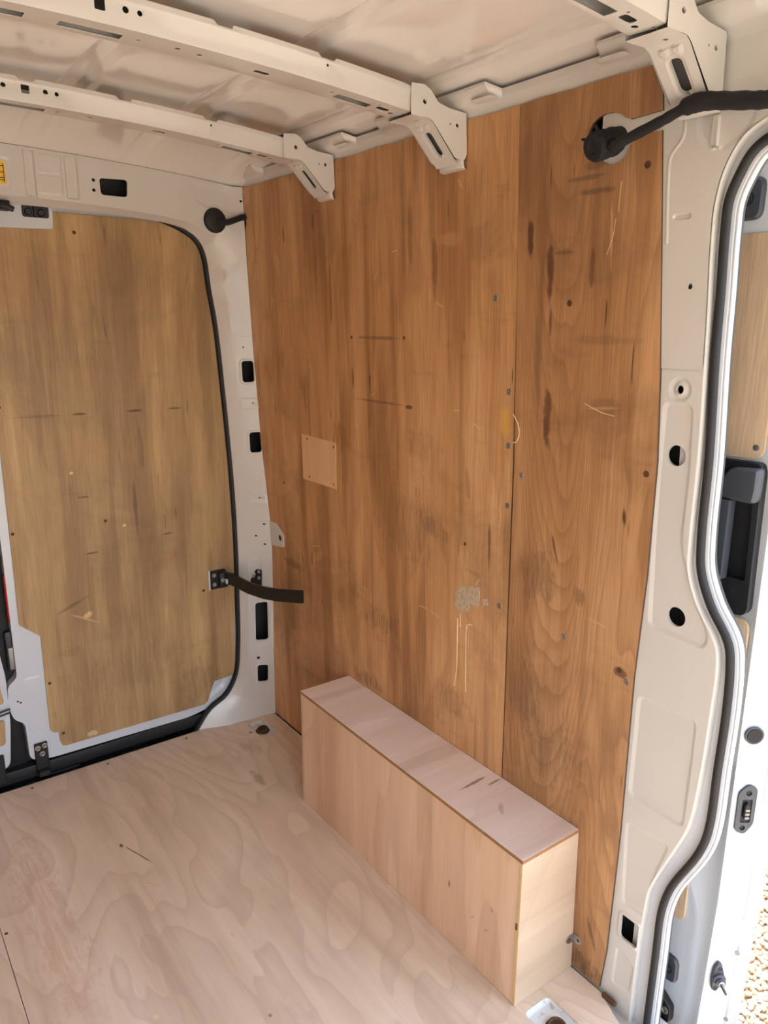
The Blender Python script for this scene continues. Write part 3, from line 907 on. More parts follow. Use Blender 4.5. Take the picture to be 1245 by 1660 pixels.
# ------------------------------------------------------------------ rear doors
def dplane(x0):
    return lambda y, z, h: (x0 + h, y, z)
DX = -0.078
def rear_door(name, outline, beads, holes=()):
    mb = MB()
    sheet(mb, outline, dplane(DX), holes=holes, beads=beads, thick=0.055)
    return structure(mb.build(name, DOORW, smooth=40))
skin = rounded([(-0.857, 1.771), (-0.857, 0.359), (-0.886, 0.339), (-0.892, 0.270), (-0.879, 0.220), (-0.850, 0.200), (-0.847, 0.067), (-0.785, 0.053), (-0.311, 0.047), (-0.198, 0.067),
                (-0.131, 0.141), (-0.114, 0.215), (-0.111, 0.561), (-0.112, 0.759), (-0.120, 1.006), (-0.131, 1.252), (-0.163, 1.598), (-0.178, 1.697), (-0.222, 1.746), (-0.311, 1.768)], 0.02, 3)
door_1 = rear_door('door_1', skin, [
    (rounded([(-0.840, 0.349), (-0.790, 0.349), (-0.787, 0.166), (-0.838, 0.166)], 0.012, 3), 0.003, 0.003),
    (rounded([(-0.370, 0.176), (-0.262, 0.171), (-0.153, 0.186), (-0.173, 0.131), (-0.262, 0.087), (-0.370, 0.087)], 0.01, 3), -0.010, 0.006)])
PX = -0.072
liner = [(-0.829, 1.748), (-0.620, 1.749), (-0.384, 1.748), (-0.288, 1.741), (-0.223, 1.719), (-0.185, 1.684), (-0.170, 1.644), (-0.147, 1.490), (-0.130, 1.297), (-0.119, 1.055), (-0.110, 0.829),
         (-0.109, 0.611), (-0.118, 0.393), (-0.126, 0.178), (-0.132, 0.167), (-0.207, 0.163), (-0.217, 0.146), (-0.237, 0.092), (-0.252, 0.082), (-0.736, 0.084), (-0.748, 0.089), (-0.753, 0.108), (-0.754, 0.139),
         (-0.772, 0.144), (-0.779, 0.156), (-0.777, 0.482), (-0.834, 0.533), (-0.832, 0.709), (-0.831, 0.912), (-0.829, 1.302)]
mb = MB()
sheet(mb, liner, dplane(PX), thick=0.0055)
dl = mb.build('lining_board', W_DOOR, door_1, smooth=0)
for y, z in ((-0.549, 0.824), (-0.823, 0.824), (-0.766, 0.317), (-0.232, 0.521), (-0.820, 1.203), (-0.568, 1.697), (-0.741, 0.131)):
    mb = MB()
    lathe(mb, (PX, y, z), (1, 0, 0), [(0.0055, -0.0005), (0.005, 0.001), (0.002, 0.0008), (0, 0.0)], 10)
    mb.build('screw', RUST, dl)
# pressed housing at the top carrying the upper lock
mb = MB()
rec = rrect(-0.672, 1.746, 0.072, 0.036, 0.008, 4)
ho = rounded([(-0.864, 1.778), (-0.625, 1.776), (-0.629, 1.700), (-0.864, 1.694)], 0.010, 4)
sheet(mb, ho, dplane(-0.058), holes=[rec], thick=0.02)
hs = mb.build('lock_housing', DOORW, door_1, smooth=40)
mb = MB()
sheet(mb, offset(rec, -0.0008), dplane(-0.070), beads=[(circ(-0.689, 1.744, 0.009, 12), 0.004, 0.0015), (circ(-0.655, 1.743, 0.009, 12), 0.004, 0.0015), (rrect(-0.672, 1.746, 0.006, 0.03, 0.002, 2), 0.005, 0.001)])
mb.build('lock_recess', BLACKP, hs, smooth=40)
mb = MB()
box(mb, -0.058, -0.030, -0.805, -0.741, 1.738, 1.764, 0.004, seg=2)
tube(mb, [(-0.036, -0.780, 1.746), (-0.020, -0.758, 1.749), (-0.025, -0.736, 1.741)], 0.008, 8)
mb.build('upper_latch', BLACKM, door_1, smooth=40)
# lower guide bracket with three bolts
mb = MB()
box(mb, -0.078, -0.068, -0.833, -0.793, 0.014, 0.120, 0.002)
box(mb, -0.078, -0.045, -0.831, -0.795, 0.012, 0.030, 0.003)
gb = mb.build('guide_bracket', BLACKM, door_1, smooth=40)
for y, z in ((-0.823, 0.105), (-0.802, 0.109), (-0.811, 0.082)):
    mb = MB()
    lathe(mb, (-0.068, y, z), (1, 0, 0), [(0.009, -0.001), (0.009, 0.001), (0.0055, 0.002), (0.005, 0.006), (0.003, 0.0055), (0, 0.004)], 10)
    mb.build('bolt', DULL, gb)
for y, z in ((-0.863, 0.280), (-0.855, 0.274)):
    mb = MB()
    lathe(mb, (DX, y, z), (1, 0, 0), [(0.0035, -0.0005), (0.003, 0.0006), (0, 0.0004)], 8)
    mb.build('rivet', BLACKM, door_1)
# latch lever and reflector on the door's meeting edge
mb = MB()
box(mb, -0.125, -0.088, -0.876, -0.854, 0.378, 0.512, 0.006, seg=2)
lv = mb.build('latch_lever', BLACKP, door_1, smooth=40)
mb = MB()
box(mb, -0.090, -0.082, -0.872, -0.857, 0.388, 0.462, 0.003, seg=2)
o = mb.build('lever_grip', DULL, lv, smooth=40)
o['label'] = 'worn grey grip'
mb = MB()
box(mb, -0.092, -0.076, -0.862, -0.857, 0.546, 0.699, 0.002)
mb.build('reflector', RED, door_1, smooth=40)['label'] = 'red reflector strip'
# second rear door
out2 = rounded([(-1.655, 1.771), (-0.904, 1.771), (-0.900, 0.907), (-0.898, 0.452), (-0.889, 0.373), (-0.891, 0.215), (-0.906, 0.067), (-0.953, 0.053), (-1.457, 0.047), (-1.576, 0.067), (-1.650, 0.166), (-1.655, 0.512), (-1.640, 1.203), (-1.595, 1.697)], 0.02, 3)
door_2 = rear_door('door_2', out2, [])
mb = MB()
sheet(mb, rounded([(-1.615, 1.736), (-0.938, 1.736), (-0.922, 0.373), (-0.909, 0.349), (-0.902, 0.286), (-1.635, 0.286)], 0.012, 3), dplane(PX), thick=0.0055)
mb.build('lining_board', W_DOOR, door_2, smooth=0)
mb = MB()
sheet(mb, rounded([(-1.615, 0.232), (-0.906, 0.232), (-0.912, 0.148), (-1.576, 0.144)], 0.012, 3), dplane(PX), thick=0.0055)
mb.build('lining_board', W_DOOR, door_2, smooth=0)
mb = MB()
for z in (0.262, 0.250):
    tube(mb, [(-0.068, -1.2, z), (-0.068, -0.93, z), (-0.070, -0.888, z + 0.004)], 0.0028, 8)
mb.build('latch_rod', BLACKM, door_2, smooth=60)
mb = MB()
box(mb, -0.078, -0.068, -0.963, -0.922, 0.018, 0.116, 0.002)
mb.build('guide_bracket', BLACKM, door_2, smooth=40)
# rubber between and round the rear doors
mb = MB()
mid_path = [Vector((-0.879, 1.756)), Vector((-0.880, 0.512)), Vector((-0.896, 0.354)), Vector((-0.897, 0.215)), Vector((-0.876, 0.156)), Vector((-0.876, 0.047))]
mb2 = MB()
sweep(mb2, inn_s, [(-0.0012, -0.002), (-0.002, 0.0008), (-0.005, 0.0014), (-0.0095, -0.001), (-0.0105, -0.016), (-0.0012, -0.016)], lambda y, z, h: (-0.054 + h, y, z))
innm = [Vector((2 * MID - p.x, p.y)) for p in reversed(inn_s)]
sweep(mb2, innm, [(-0.0012, -0.002), (-0.002, 0.0008), (-0.005, 0.0014), (-0.0095, -0.001), (-0.0105, -0.016), (-0.0012, -0.016)], lambda y, z, h: (-0.054 + h, y, z))
sweep(mb2, [Vector((-0.252, 0.045)), Vector((-0.884, 0.045)), Vector((-1.516, 0.045))], [(0.044, -0.026), (0.044, 0.0), (0.010, 0.006), (0.001, 0.003), (0.001, -0.026)], lambda y, z, h: (-0.082 + h, y, z))
so = mb2.build('door_seal', RUBBER, None, smooth=60, loc=(-0.06, MID, 0.02))
tag(so, 'thin black rubber seal around the closed rear doors', 'door seal', 'rubber door seals')
box(mb, -0.130, -0.112, -0.909, -0.850, -0.015, 1.736, 0.004, seg=2)
o = mb.build('meeting_strip', RUBBER, None, smooth=40, loc=(-0.120, -0.879, 0.018))
tag(o, 'upright black rubber strip in the gap between the rear doors', 'rubber strip')
# black plastic sill below the rear doors
sill = thing('sill_cover', 'black plastic sill cover under the rear doors, behind the floor board', 'sill', (-0.1, MID, -0.03))
def sillf(x, y, h):
    return (x, y, -0.018 + h)
mb = MB()
so_ = [(-0.134, -1.56), (-0.0485, -1.56), (-0.0485, -0.20), (-0.075, -0.185), (-0.134, -0.185)]
sheet(mb, so_, sillf, holes=[circ(-0.075, -0.745, 0.009, 12), circ(-0.09, -0.35, 0.006, 10)],
      beads=[(rrect(-0.105, -0.52, 0.03, 0.14, 0.008, 3), 0.004, 0.003), (rrect(-0.10, -0.86, 0.05, 0.10, 0.01, 3), 0.004, 0.003), (rrect(-0.09, -0.62, 0.03, 0.06, 0.008, 3), 0.004, 0.003),
             (rrect(-0.108, -0.30, 0.035, 0.10, 0.01, 3), 0.004, 0.003)], thick=0.01)
mb.build('cover', SILL, sill, smooth=40)
mb = MB()
box(mb, -0.062, -0.0490, -1.56, -0.205, -0.022, -0.004, 0.003, seg=2)
mb.build('raised_edge', SILL, sill, smooth=40)
mb = MB()
box(mb, -0.108, -0.078, -0.79, -0.70, -0.0165, -0.002, 0.003, seg=2)
tube(mb, [(-0.092, -0.775, 0.002), (-0.092, -0.715, 0.002)], 0.008, 10)
mb.build('striker', BLACKM, sill, smooth=40)
for x, y in ((-0.09, -0.55), (-0.075, -0.86), (-0.115, -0.67), (-0.10, -0.245)):
    mb = MB()
    lathe(mb, (x, y, -0.018), (0, 0, 1), [(0.008, 0), (0.007, 0.003), (0.003, 0.0035), (0, 0.002)], 10)
    mb.build('clip', BLACKP, sill)

# ------------------------------------------------------------------ sliding door, open outside the doorway
DY = 0.12
ZB, ZT = -0.14, 1.80
mb = MB()
def flange(z):      # forward edge of the outer skin, kinked near the bottom
    if z > 0.42:
        return 0.0
    if z > 0.24:
        return -0.003
    if z > 0.21:
        return -0.010
    return -0.008 - 0.008 * max(0, (0.2 - z) / 0.25)
zs = [ZB, -0.05, 0.0, 0.05, 0.10, 0.15, 0.19, 0.21, 0.225, 0.24, 0.26, 0.30, 0.36, 0.42, 0.6, 0.9, 1.2, 1.5, 1.7, ZT]
def dprof(z):
    c = -0.012 * max(0, (0.30 - z) / 0.40)
    e = flange(z)
    return [(0.60, DY), (1.640, DY), (1.648, DY + 0.004), (1.688 + c, DY + 0.004), (1.696 + c, DY), (1.7005 + c, DY - 0.0005), (1.7035 + c, DY + 0.003), (1.7315 + c, DY + 0.0415),
            (1.7345 + c, DY + 0.0455), (1.7375 + e, DY + 0.0465), (1.7455 + e, DY + 0.0475), (1.7475 + e, DY + 0.050), (1.7615 + e, DY + 0.054), (1.7625 + e, DY + 0.0565), (1.7615 + e, DY + 0.059), (0.60, DY + 0.06)]
pl = len(dprof(0))
vs = []
for z in zs:
    vs += [(x, y, z) for x, y in dprof(z)]
fs = [(i * pl + j, i * pl + (j + 1) % pl, (i + 1) * pl + (j + 1) % pl, (i + 1) * pl + j) for i in range(len(zs) - 1) for j in range(pl)]
fs += [tuple(range(pl)), tuple(reversed(range((len(zs) - 1) * pl, len(zs) * pl)))]
mb.add(vs, fs)
door_3 = structure(mb.build('door_3', DOORW, smooth=50))
def df(y0):
    return lambda x, z, h: (x, y0 - h, z)
# pressed pan round the lower buffer
mb = MB()
pan = rounded([(1.40, 0.31), (1.62, 0.31), (1.652, 0.24), (1.652, 0.0), (1.63, -0.09), (1.40, -0.09)], 0.03, 4)
sheet(mb, offset(pan, 0.012), df(DY - 0.002), beads=[(pan, -0.0055 + 0.004, 0.006)])
mb.build('pressed_pan', DOORW, door_3, smooth=60)
for loop_ in (rounded([(1.10, 1.603), (1.676, 1.603), (1.676, 1.214), (1.10, 1.214)], 0.024, 5),
              rounded([(1.10, 0.913), (1.690, 0.913), (1.690, 0.602), (1.10, 0.602)], 0.022, 5),
              rounded([(1.10, 0.50), (1.634, 0.50), (1.634, 0.200), (1.10, 0.200)], 0.020, 5)):
    mb = MB()
    plate(mb, loop_, df(DY - 0.0048), 0.0045, 0.0004)
    lb = mb.build('lining_board', W_NEW, door_3, smooth=0)
    mb = MB()
    sweep(mb, loop_, [(0.0002, -0.0006), (-0.0004, -0.0006), (-0.0004, -0.0045), (0.0002, -0.0045)], df(DY - 0.0048), closed_path=True)
    sweep(mb, loop_, [(-0.0002, -0.0006), (0.0004, -0.0006), (0.0004, -0.0045), (-0.0002, -0.0045)], df(DY - 0.0048), closed_path=True)
    mb.build('board_edge', EDGE, lb, smooth=0)['label'] = 'pale yellow cut edge'
    if loop_[0].y > 1 or loop_[3].y > 1:
        mb = MB()
        lathe(mb, (1.662, DY - 0.0048, 1.236), (0, -1, 0), [(0.006, -0.0005), (0.0055, 0.0015), (0.002, 0.002), (0.0015, 0.001), (0, 0.001)], 12)
        mb.build('screw', STEEL, lb)
# interior pull handle moulding
hd = []
mb = MB()
rec = rounded([(1.614, 1.139), (1.6735, 1.139), (1.6775, 0.990), (1.600, 0.990)], 0.004, 2)
hl = rounded([(1.50, 1.210), (1.678, 1.210), (1.684, 1.195), (1.688, 0.935), (1.680, 0.922), (1.50, 0.918)], 0.008, 4)
sheet(mb, hl, df(DY - 0.016), holes=[rec], thick=0.02)
hm = mb.build('handle_moulding', BLACKP, door_3, smooth=40)
mb = MB()
sheet(mb, offset(rec, 0.002), df(DY + 0.012 - 0.016 + 0.003))
mb.build('handle_recess', RUBBER, hm, smooth=0)
mb = MB()
box(mb, 1.603, 1.641, DY - 0.036, DY - 0.012, 0.986, 1.139, 0.003, seg=2)
mb.build('pull_bar', GREYP, hm, smooth=40)
mb = MB()
capl = [(1.604, 1.139), (1.684, 1.139), (1.687, 1.165), (1.687, 1.203), (1.634, 1.199), (1.612, 1.172)]
plate(mb, rounded(capl, 0.008, 4), df(DY - 0.034), 0.020, 0.005)
mb.build('handle_cap', GREYP, hm, smooth=60)
# buffers
for cx, cz, w, h in ((1.573, 1.660, 0.095, 0.070), (1.592, 0.068, 0.088, 0.066)):
    mb = MB()
    plate(mb, rrect(cx, cz, w, h, 0.018, 5), df(DY - 0.010), 0.012, 0.004)
    bf = mb.build('buffer_plate', GREYP, door_3, smooth=60)
    mb = MB()
    bx = cx + (0.020 if cz > 1 else 0.021)
    lathe(mb, (bx, DY - 0.010, cz), (0, -1, 0), [(0.0125, -0.001), (0.0125, 0.0005), (0.0095, 0.001), (0.0088, -0.0015), (0.0065, -0.001), (0.0055, 0.0035), (0.003, 0.004), (0, 0.0025)], 16)
    mb.build('buffer_stud', RUBBER, bf, smooth=40)
# lower roller arm
mb = MB()
plate(mb, rounded([(1.56, 0.018), (1.592, 0.016), (1.636, -0.020), (1.637, -0.055), (1.62, -0.09), (1.56, -0.10)], 0.006, 3), df(DY - 0.018), 0.016, 0.002)
ra = mb.build('roller_arm', BLACKM, door_3, smooth=40)
for x, z in ((1.624, -0.032), (1.604, -0.062)):
    mb = MB()
    lathe(mb, (x, DY - 0.018, z), (0, -1, 0), [(0.009, -0.001), (0.009, 0.003), (0.006, 0.004), (0.004, 0.002), (0, 0.002)], 6)
    mb.build('bolt', DULL, ra)
mb = MB()
tube(mb, [(1.560, DY - 0.022, -0.035), (1.630, DY - 0.022, -0.062)], 0.004, 8)
mb.build('arm_rib', BLACKM, ra, smooth=60)
# fittings on the leading edge
LE0 = Vector((1.70, 0.12, 0))
le_t = Vector((0.589, 0.808, 0)).normalized()
le_n = Vector((0.808, -0.589, 0)).normalized()
def lef(off=0.0):
    def f(a, z, h):
        p = LE0 + le_t * a + le_n * (h + off - 0.002)
        return (p.x, p.y, z)
    return f
mb = MB()
lo = rounded([(0.010, 0.556), (0.028, 0.574), (0.046, 0.566), (0.046, 0.486), (0.030, 0.462), (0.010, 0.470)], 0.008, 4)
sheet(mb, lo, lef(0.008), holes=[rrect(0.0285, 0.515, 0.020, 0.052, 0.003, 2), circ(0.0295, 0.555, 0.0062, 12), circ(0.0250, 0.477, 0.0058, 12)], thick=0.0075)
lat = mb.build('latch_plate', GREYP, door_3, smooth=40)
mb = MB()
for cz, ca, s in ((0.515, 0.0285, 1), (0.555, 0.0295, 0.4), (0.477, 0.0250, 0.4)):
    plate(mb, rrect(ca, cz, 0.0215 * s + 0.003, 0.055 * s * 0.7 + 0.01, 0.003, 2), lef(0.0052), 0.001, 0.0002)
mb.build('latch_pocket', RUBBER, lat, smooth=0)
mb = MB()
plate(mb, rounded([(0.022, 0.500), (0.033, 0.496), (0.034, 0.528), (0.028, 0.536), (0.022, 0.528)], 0.003, 3), lef(0.013), 0.012, 0.002)
tg = mb.build('latch_tongue', BLACKM, lat, smooth=40)
mb = MB()
for k in range(3):
    plate(mb, rrect(0.0285, 0.503 + 0.0085 * k, 0.009, 0.005, 0.001, 2), lef(0.0142), 0.001, 0.0003)
mb.build('contact_pads', DULL, tg, smooth=0)
mb = MB()
po = rounded([(0.016, 0.150), (0.024, 0.146), (0.033, 0.118), (0.031, 0.094), (0.018, 0.074), (0.009, 0.080), (0.006, 0.105), (0.008, 0.135)], 0.009, 4)
plate(mb, po, lef(0.007), 0.0065, 0.002)
gp = mb.build('guide_plate', GREYP, door_3, smooth=50)
pc = LE0 + le_t * 0.021 + Vector((0, 0, 0.109)) + le_n * 0.004
mb = MB()
lathe(mb, pc, le_n, [(0.014, 0), (0.014, 0.006), (0.011, 0.008), (0.010, 0.013), (0.0, 0.013)], 16)
mb.build('pin_collar', GREYP, gp, smooth=40)
mb = MB()
lathe(mb, pc, le_n, [(0.0065, 0.010), (0.0065, 0.016), (0.0048, 0.017), (0.0042, 0.040), (0.003, 0.043), (0, 0.043)], 12)
mb.build('guide_pin', STEEL, gp, smooth=40)
for a, z in ((0.0215, 0.134), (0.0165, 0.085)):
    p = LE0 + le_t * a + le_n * 0.005 + Vector((0, 0, z))
    mb = MB()
    lathe(mb, p, le_n, [(0.0042, -0.001), (0.0042, 0.0008), (0.0025, 0.0008), (0.002, -0.0005), (0, -0.0005)], 10)
    mb.build('screw', RUBBER, gp, smooth=40)
mb = MB()
pc = LE0 + le_t * 0.0245 + le_n * 0.0045 + Vector((0, 0, 0.681))
lathe(mb, pc, le_n, [(0.0165, -0.001), (0.0165, 0.001), (0.0150, 0.0018), (0.0135, 0.0008), (0.0125, -0.001), (0.0, -0.0006)], 20)
# a black disc stands in for the dark of an open hole
lathe(mb, pc, le_n, [(0.0150, 0.0012), (0.0145, 0.0026), (0.0, 0.0022)], 20)
mb.build('edge_disc', plain('black hole disc', srgb(8, 8, 9), 0.6), door_3, smooth=50)
mb = MB()
lathe(mb, pc, le_n, [(0.0185, -0.001), (0.0185, 0.0012), (0.0168, 0.0020), (0.0150, 0.0016)], 20)
mb.build('hole_rim', GREYP, door_3, smooth=50)
for a, z in ((0.051, 0.176), (0.047, 0.005)):
    p = LE0 + le_t * a + Vector((0.002, -0.001, z)) + le_n * 0.004
    mb = MB()
    lathe(mb, p, Vector((0.5, -0.86, 0)), [(0.005, -0.001), (0.005, 0.0008), (0.003, 0.001), (0, 0.0004)], 10)
    mb.build('edge_disc', DULL, door_3, smooth=50)

# ------------------------------------------------------------------ roof ribs
def rib(x0, x1, label, dz=0.0):
    t = thing('roof_rib', label, 'roof rib', ((x0 + x1) / 2, MID, 1.88), 'white roof ribs across the ceiling')
    hf, wd = 0.047, x1 - x0
    def zb(y):
        d = (y + 0.88) / 0.70
        return 1.887 - 0.036 * d * d + dz
    def rf(s, y, h):
        z0 = zb(y)
        if s <= hf:
            return (x1 + h, y, z0 + hf - s)
        if s <= hf + wd:
            return (x1 - (s - hf), y, z0 - h)
        return (x0 - h, y, z0 + s - hf - wd)
    L = 2 * hf + wd
    y0, y1 = 2 * MID + 0.19, -0.19
    ny = 28
    top = []
    notch = (-0.40, -0.60, -0.80, -1.16, -1.36, -0.985)
    e0 = []
    yy = [y1 + (y0 - y1) * k / ny for k in range(ny + 1)]
    for c in notch:
        yy += [c - 0.020, c - 0.013, c + 0.013, c + 0.020]
    yy = sorted(set(round(y, 4) for y in yy), reverse=True)
    def s_in(y):
        return 0.006 if any(abs(y - c) < 0.0135 for c in notch) else 0.0
    outer = [(s_in(y), y) for y in yy] + [(L, y) for y in reversed(yy)]
    lines = []
    ykn = [y1 + (y0 - y1) * (k + 0.37) / ny for k in range(ny)]
    for s, h in ((hf - 0.003, 0), (hf, -0.0008), (hf + 0.003, 0), (hf + wd - 0.003, 0), (hf + wd, -0.0008), (hf + wd + 0.003, 0), (0.0125, 0.0), (0.0105, 0.002), (0.0085, 0.002)):
        lines.append(([(s, y) for y in ykn], h))
    def my(c):
        return (c, 2 * MID - c)
    holes = []
    bs = lambda f: hf + f * wd
    for c in my(-0.804):
        holes.append(rrect(0.022, c, 0.016, 0.016, 0.002, 2))
    for y, r in ((-0.765, 0.005), (-0.743, 0.0042), (-0.845, 0.005)):
        for c in my(y):
            holes.append(circ(0.021, c, r, 10))
    for c in my(-0.400):
        holes.append(circ(0.016, c + 0.0, 0.0025, 8))
    for f, y, w, l, r in ((0.62, -0.318, 0.024, 0.078, 0.002), (0.62, -0.808, 0.024, 0.095, 0.002)):
        for c in my(y):
            holes.append(rrect(bs(f), c, w, l, r, 2))
    for f, y, w, l in ((0.55, -0.550 + 0.035, 0.013, 0.030), (0.5, -0.252, 0.016, 0.028)):
        for c in my(y):
            holes.append(rrect(bs(f), c, w, l, 0.0064, 4))
    for f, y, r in ((0.55, -0.735, 0.004), (0.45, -0.672, 0.005), (0.5, -0.632, 0.0045), (0.45, -0.372, 0.0045), (0.30, -0.268, 0.003), (0.62, -0.226, 0.0055), (0.35, -0.207, 0.003)):
        for c in my(y):
            holes.append(circ(bs(f), c, r, 10))
    mb = MB()
    sheet(mb, outer, rf, holes=holes, lines=lines, flange=0.0012)
    mb.build('beam', WHITE, t, smooth=50)
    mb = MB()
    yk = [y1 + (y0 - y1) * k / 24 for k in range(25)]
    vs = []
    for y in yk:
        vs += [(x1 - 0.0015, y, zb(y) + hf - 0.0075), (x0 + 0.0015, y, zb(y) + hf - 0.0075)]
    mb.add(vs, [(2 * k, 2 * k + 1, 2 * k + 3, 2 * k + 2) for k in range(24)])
    mb.build('closing_plate', DARKIN, t, smooth=0)  # added dark plate, shuts out light so the rib holes look shaded
    # gusset brackets at both ends
    for mir in (False, True):
        Y = (lambda y: y) if not mir else (lambda y: 2 * MID - y)
        xa, xb = x1 + 0.0035, x0 - 0.0035
        web = rounded([(-0.210, 1.905 + dz * .3), (-0.176, 1.907), (-0.160, 1.900), (-0.140, 1.880), (-0.112, 1.874), (-0.064, 1.871), (-0.0595, 1.792), (-0.066, 1.781), (-0.092, 1.782), (-0.152, 1.842), (-0.163, 1.848), (-0.210, 1.8475)], 0.004, 3)
        mb = MB()
        sheet(mb, web, lambda y, z, h: (xa + h, Y(y), z), holes=[circ(-0.175, 1.876, 0.0048, 10), circ(-0.088, 1.845, 0.0042, 10), circ(-0.107, 1.845, 0.0022, 8)], flange=0.004)
        sheet(mb, web, lambda y, z, h: (xb - h, Y(y), z), flange=0.004)
        # sloping under-face with its slot, down to the foot
        prof = [(-0.210, 1.8475), (-0.163, 1.848), (-0.152, 1.842), (-0.092, 1.782), (-0.0855, 1.7775), (-0.080, 1.772)]
        acc = [0.0]
        for a, b in zip(prof, prof[1:]):
            acc.append(acc[-1] + math.dist(a, b))
        def uf(s, x, h):
            s = min(max(s, 0), acc[-1])
            for k in range(len(prof) - 1):
                if s <= acc[k + 1] + 1e-9:
                    q = (s - acc[k]) / (acc[k + 1] - acc[k])
                    y = prof[k][0] + (prof[k + 1][0] - prof[k][0]) * q
                    z = prof[k][1] + (prof[k + 1][1] - prof[k][1]) * q
                    return (x, Y(y - h * 0.70), z - h * 0.70)
            return (x, Y(prof[-1][0]), prof[-1][1])
        xm = (xa + xb) / 2
        mb3 = MB()
        mb2_lines = [([(a, xb + 0.001), (a, xm), (a, xa - 0.001)], 0.0) for a in acc[1:-1]]
        sl = rrect((acc[2] + acc[3]) / 2 + 0.004, xm, 0.056, 0.021, 0.010, 5)
        sheet(mb, [(0, xb), (acc[-1], xb + 0.004), (acc[-1], xa - 0.004), (0, xa)], uf, holes=[(sl, -0.002), circ(acc[1] - 0.006, xm + 0.004, 0.0042, 10), circ(acc[3] - 0.010, xm + 0.004, 0.0028, 8)],
              lines=mb2_lines, beads=[(circ(acc[1] + 0.0035 + 0.014, xm - 0.011, 0.0075, 10), 0.0035, 0.0025), (circ(acc[1] + 0.0035 + 0.014, xm + 0.011, 0.0075, 10), 0.0035, 0.0025), (offset(sl, 0.004), -0.002, 0.0014)], flange=0.006)
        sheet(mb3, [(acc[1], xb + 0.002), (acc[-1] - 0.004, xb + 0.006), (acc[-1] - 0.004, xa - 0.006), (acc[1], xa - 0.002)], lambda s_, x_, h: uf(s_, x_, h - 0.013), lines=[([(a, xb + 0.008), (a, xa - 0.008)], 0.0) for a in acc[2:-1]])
        mb3.build('inner_shade', DARKIN, t, smooth=0)  # added dark sheet, makes the inside of the slot read as shade
        cov = [(-0.208, 1.903), (-0.176, 1.904), (-0.160, 1.898), (-0.141, 1.879), (-0.112, 1.872), (-0.064, 1.869)]
        vs = []
        for (y, z) in cov:
            vs += [(xa - 0.001, Y(y), z), (xb + 0.001, Y(y), z)]
        mb.add(vs, [(2 * k, 2 * k + 1, 2 * k + 3, 2 * k + 2) for k in range(len(cov) - 1)])
        # rounded foot against the wall lining
        nf = 10
        vs = []
        for k in range(nf + 1):
            w = PI * k / nf
            x = xm + (xa - xb) / 2 * math.cos(w) * 0.97
            bulge = 0.010 * math.sin(w) ** 0.5 if 0 < k < nf else 0
            vs += [(x, Y(-0.0665 - bulge * 1.3), 1.784), (x, Y(-0.066 - bulge * 1.3), 1.774), (x, Y(-0.063 - bulge * 1.1), 1.7655), (x, Y(-0.0575), 1.764)]
        mb.add(vs, [(i * 4 + j, i * 4 + j + 1, (i + 1) * 4 + j + 1, (i + 1) * 4 + j) for i in range(nf) for j in range(3)])
        mb.build('end_bracket', WHITE, t, smooth=45)
    return t
rib(0.474, 0.540, 'white pierced roof rib furthest from view, above the rear doors', -0.006)
rib(0.985, 1.055, 'white pierced roof rib crossing the ceiling in the middle, bracket on the plywood')
rib(1.565, 1.628, 'white roof rib at the top right, its bracket standing on the door pillar')

# ------------------------------------------------------------------ plywood lining of the left wall
EDGEK = plain('dark gap plywood edge', srgb(84, 60, 40), 0.8)  # board edges painted dark to stand in for the shaded gap
def darken_edges(o):
    o.data.materials.append(EDGEK)
    for p in o.data.polygons:
        if abs(p.normal.y) < 0.5:
            p.material_index = 1
    return o
panA = thing('lining_panel', 'large orange-brown plywood lining board behind the wheel arch box, pale patch and scuffs', 'plywood panel', (0.0, 0.0, 0.0), 'plywood lining boards on the left wall')
def seamx(z):
    return 1.197 + 0.0165 * min(1.0, z / 1.15) - 0.006 * max(0.0, (z - 1.3) / 0.56)
topz = [(x, 1.8585 + 0.0012 * math.sin(37 * x) + random.uniform(-0.0008, 0.0008)) for x in [1.19 - k * 0.035 for k in range(34)]]
outA = [(seamx(0.0), 0.003), (seamx(0.4), 0.4), (seamx(0.8), 0.8), (seamx(1.15), 1.15), (seamx(1.5), 1.5), (seamx(1.855), 1.8575), *topz, (0.003, 1.858), (0.002, 1.785), (0.012, 1.780), (0.012, 1.752), (0.002, 1.735), (0.002, 1.40), (0.006, 1.25), (0.010, 1.15), (0.018, 1.04), (0.033, 0.912), (0.047, 0.79), (0.049, 0.69), (0.038, 0.528), (0.014, 0.278), (0.002, 0.10), (0.002, 0.003)]
mb = MB()
sheet(mb, outA, wallf, thick=0.0055)
bd = darken_edges(mb.build('board', W_REAR, panA, smooth=0))
# less weathered square with fixing holes
mb = MB()
plate(mb, [(0.300, 0.966), (0.494, 0.966), (0.500, 1.106), (0.302, 1.110)], lambda x, z, h: wallf(x, z, 0.0006 + h), 0.0006, 0.0003)
o = mb.build('patch', W_PATCH, panA, smooth=0)
o['label'] = 'paler square patch with four screw holes'
